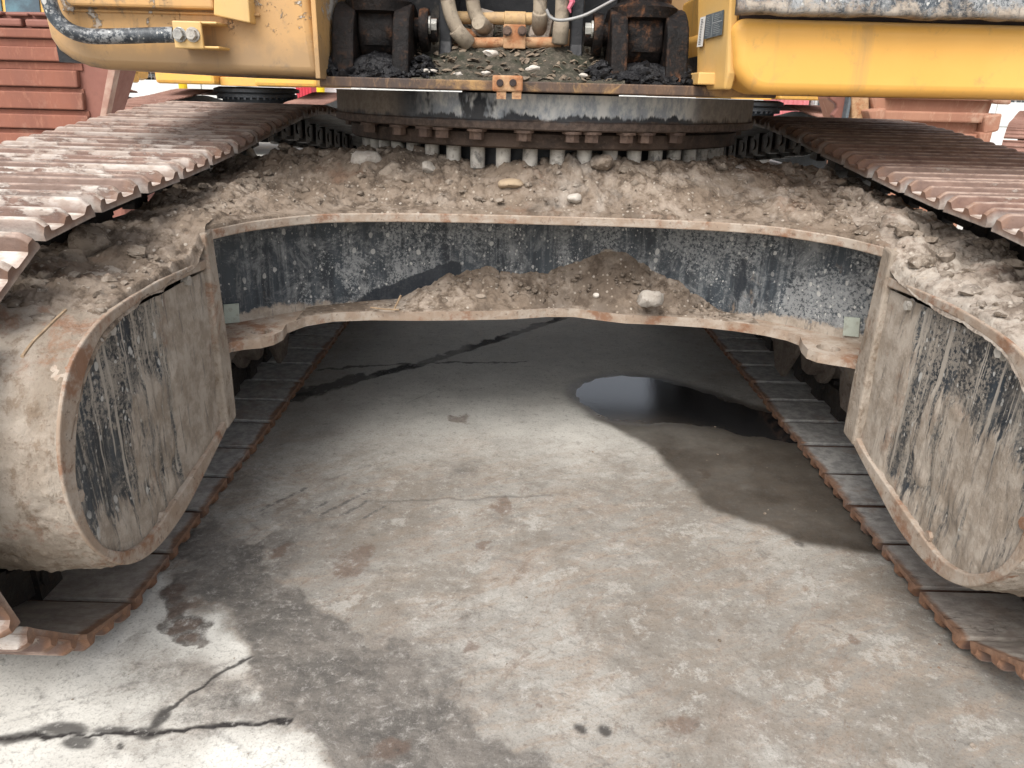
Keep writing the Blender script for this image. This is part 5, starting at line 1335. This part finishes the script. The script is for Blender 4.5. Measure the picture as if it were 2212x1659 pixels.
spots = [((555, 13.6), 'parked excavator with black slewing ring seen under the left deck'), ((1600, 13.0), 'parked excavator mostly hidden behind the slewing ring, right track showing'), ((2325, 12.4), 'parked excavator at the right edge of the picture'), ((-118, 14.0), 'parked excavator whose dark cab windows show above the left bucket')]
for i, ((px, D), lb) in enumerate(spots):
    o = fm if i == 0 else copy_tree(fm)
    o.location = (onY(px, 190, D)[0], D, 0)
    if i == 2: o.location = (9.3, 12.0, 0); o.rotation_euler.z = R(-35)
    if i == 3: o.location = (-8.78, 14.0, 0)
    o['label'] = lb; o['category'] = 'excavator'; o['group'] = 'excavators parked across the yard'

# boundary wall with wire fence, posts and clutter
WY = 20.0
wl = empty('boundary_wall', (0, WY, 0), 'low white block wall along the back of the yard', 'wall')
MB().bb(-32, 32, WY + .02, WY + .2, 0, 1.17).build('wall_core', M_WALL, wl)
blkm = MB().bb(-.985, .985, -.02, .03, .01, .585)
first = None
for r_ in range(2):
    for i in range(-16, 16):
        if first is None: first = blkm.build('wall_block', M_WALL, wl, bevel=.006); base = first.location.copy(); o = first
        else: o = first.copy(); COL.objects.link(o); o.parent = wl
        o.location = base + Vector((i * 2 + (1 if r_ else 0), WY, r_ * .595))
wf = empty('wire_fence', (0, WY + .1, 1.17), 'grey wire mesh fence on top of the white wall', 'fence')
for i in range(-12, 13):
    MB().tube([(i * 2.5, WY + .1, 1.165), (i * 2.5, WY + .1, 2.6)], .025, 8).build('fence_post', M_WIRE, wf)
wm = MB()
for x in np.arange(-28, 28, .16): wm.bb(x - .006, x + .006, WY + .09, WY + .10, 1.17, 2.55)
for z in np.arange(1.25, 2.56, .16): wm.bb(-28, 28, WY + .10, WY + .11, z - .006, z + .006)
o = wm.build('wire_mesh', M_WIRE, wf); o['kind'] = 'stuff'
for px, D, lb in ((395, 17.5, 'yellow post in front of the white wall left of the slewing ring'), (692, 17.5, 'yellow post beside the red container door')):
    x = onY(px, 185, D)[0]
    MB().lathe([(0, 0), (.09, 0), (.09, 2.2), (.07, 2.24), (0, 2.25)], (0, 0, 0), 'Z', 16).build('bollard_post', M_POST, label=lb, cat='post', smooth=40, group='yellow posts along the wall').location = (x, D, 0)
def crate(name, px0, px1, py0, D, mat, label, cat, h=None, ribs=0, z0=0, depth=1.2):
    a, b = onY(px0, py0, D), onY(px1, py0, D)
    e = empty(name, ((a[0] + b[0]) / 2, D, z0), label, cat)
    MB().bb(a[0], b[0], D, D + depth, z0, a[2]).build('shell', mat, e, bevel=.02)
    for k in range(ribs):
        x = a[0] + (b[0] - a[0]) * (k + .5) / ribs
        MB().bb(x - .035, x + .035, D - .03, D + .01, z0 + .06, a[2] - .06).build('rib', mat, e, bevel=.01)
    return e
crate('shipping_container', 634, 668, 120, 19.0, M_RED, 'red ribbed container door left of our slewing ring', 'container', ribs=5)
crate('storage_bin', 1690, 1752, 198, 16.5, M_PINK, 'faded red bin seen under the right deck', 'bin', ribs=3)
crate('plastic_drum_box', 494, 522, 158, 19.6, M_BLUE, 'small blue box on top of the white wall', 'box', z0=1.17, depth=.4)
cage = crate('wire_cage', 1756, 1808, 200, 17.0, M_JUNK, 'wire cage full of red and dark scrap under the right deck', 'cage', depth=.8)
for px, mt in ((1765, M_WALL), (1778, M_FARBLUE), (1792, M_RED), (1803, M_WALL)):
    a = onY(px, 206, 16.9); MB().bb(a[0] - .055, a[0] + .055, 16.9, 17.0, .8, a[2]).build('scrap_piece', mt, cage, bevel=.01)
for k in range(8):
    a = onY(1756 + 7.2 * k, 200, 16.8); MB().bb(a[0] - .008, a[0] + .008, 16.8, 16.82, .6, a[2] + .05).build('cage_wire', M_WIRE, cage)
q = random.Random(8)
for i, (px, lb) in enumerate(((300, 'dark brown pallet stack behind the fence, leftmost'), (345, 'brown stack of scrap behind the fence left of the yellow post'), (430, 'brown stack of scrap behind the fence right of the yellow post'))):
    x = onY(px, 170, 22)[0]
    e = empty('pallet_stack', (x, 22.2, 0), lb, 'pallets')
    for k in range(9):
        MB().bb(x - .55 + q.uniform(-.1, .1), x + .5 + q.uniform(-.1, .1), 21.7, 22.7, k * .19 + .02, k * .19 + .15 ).build('pallet', M_JUNK, e, bevel=.01)
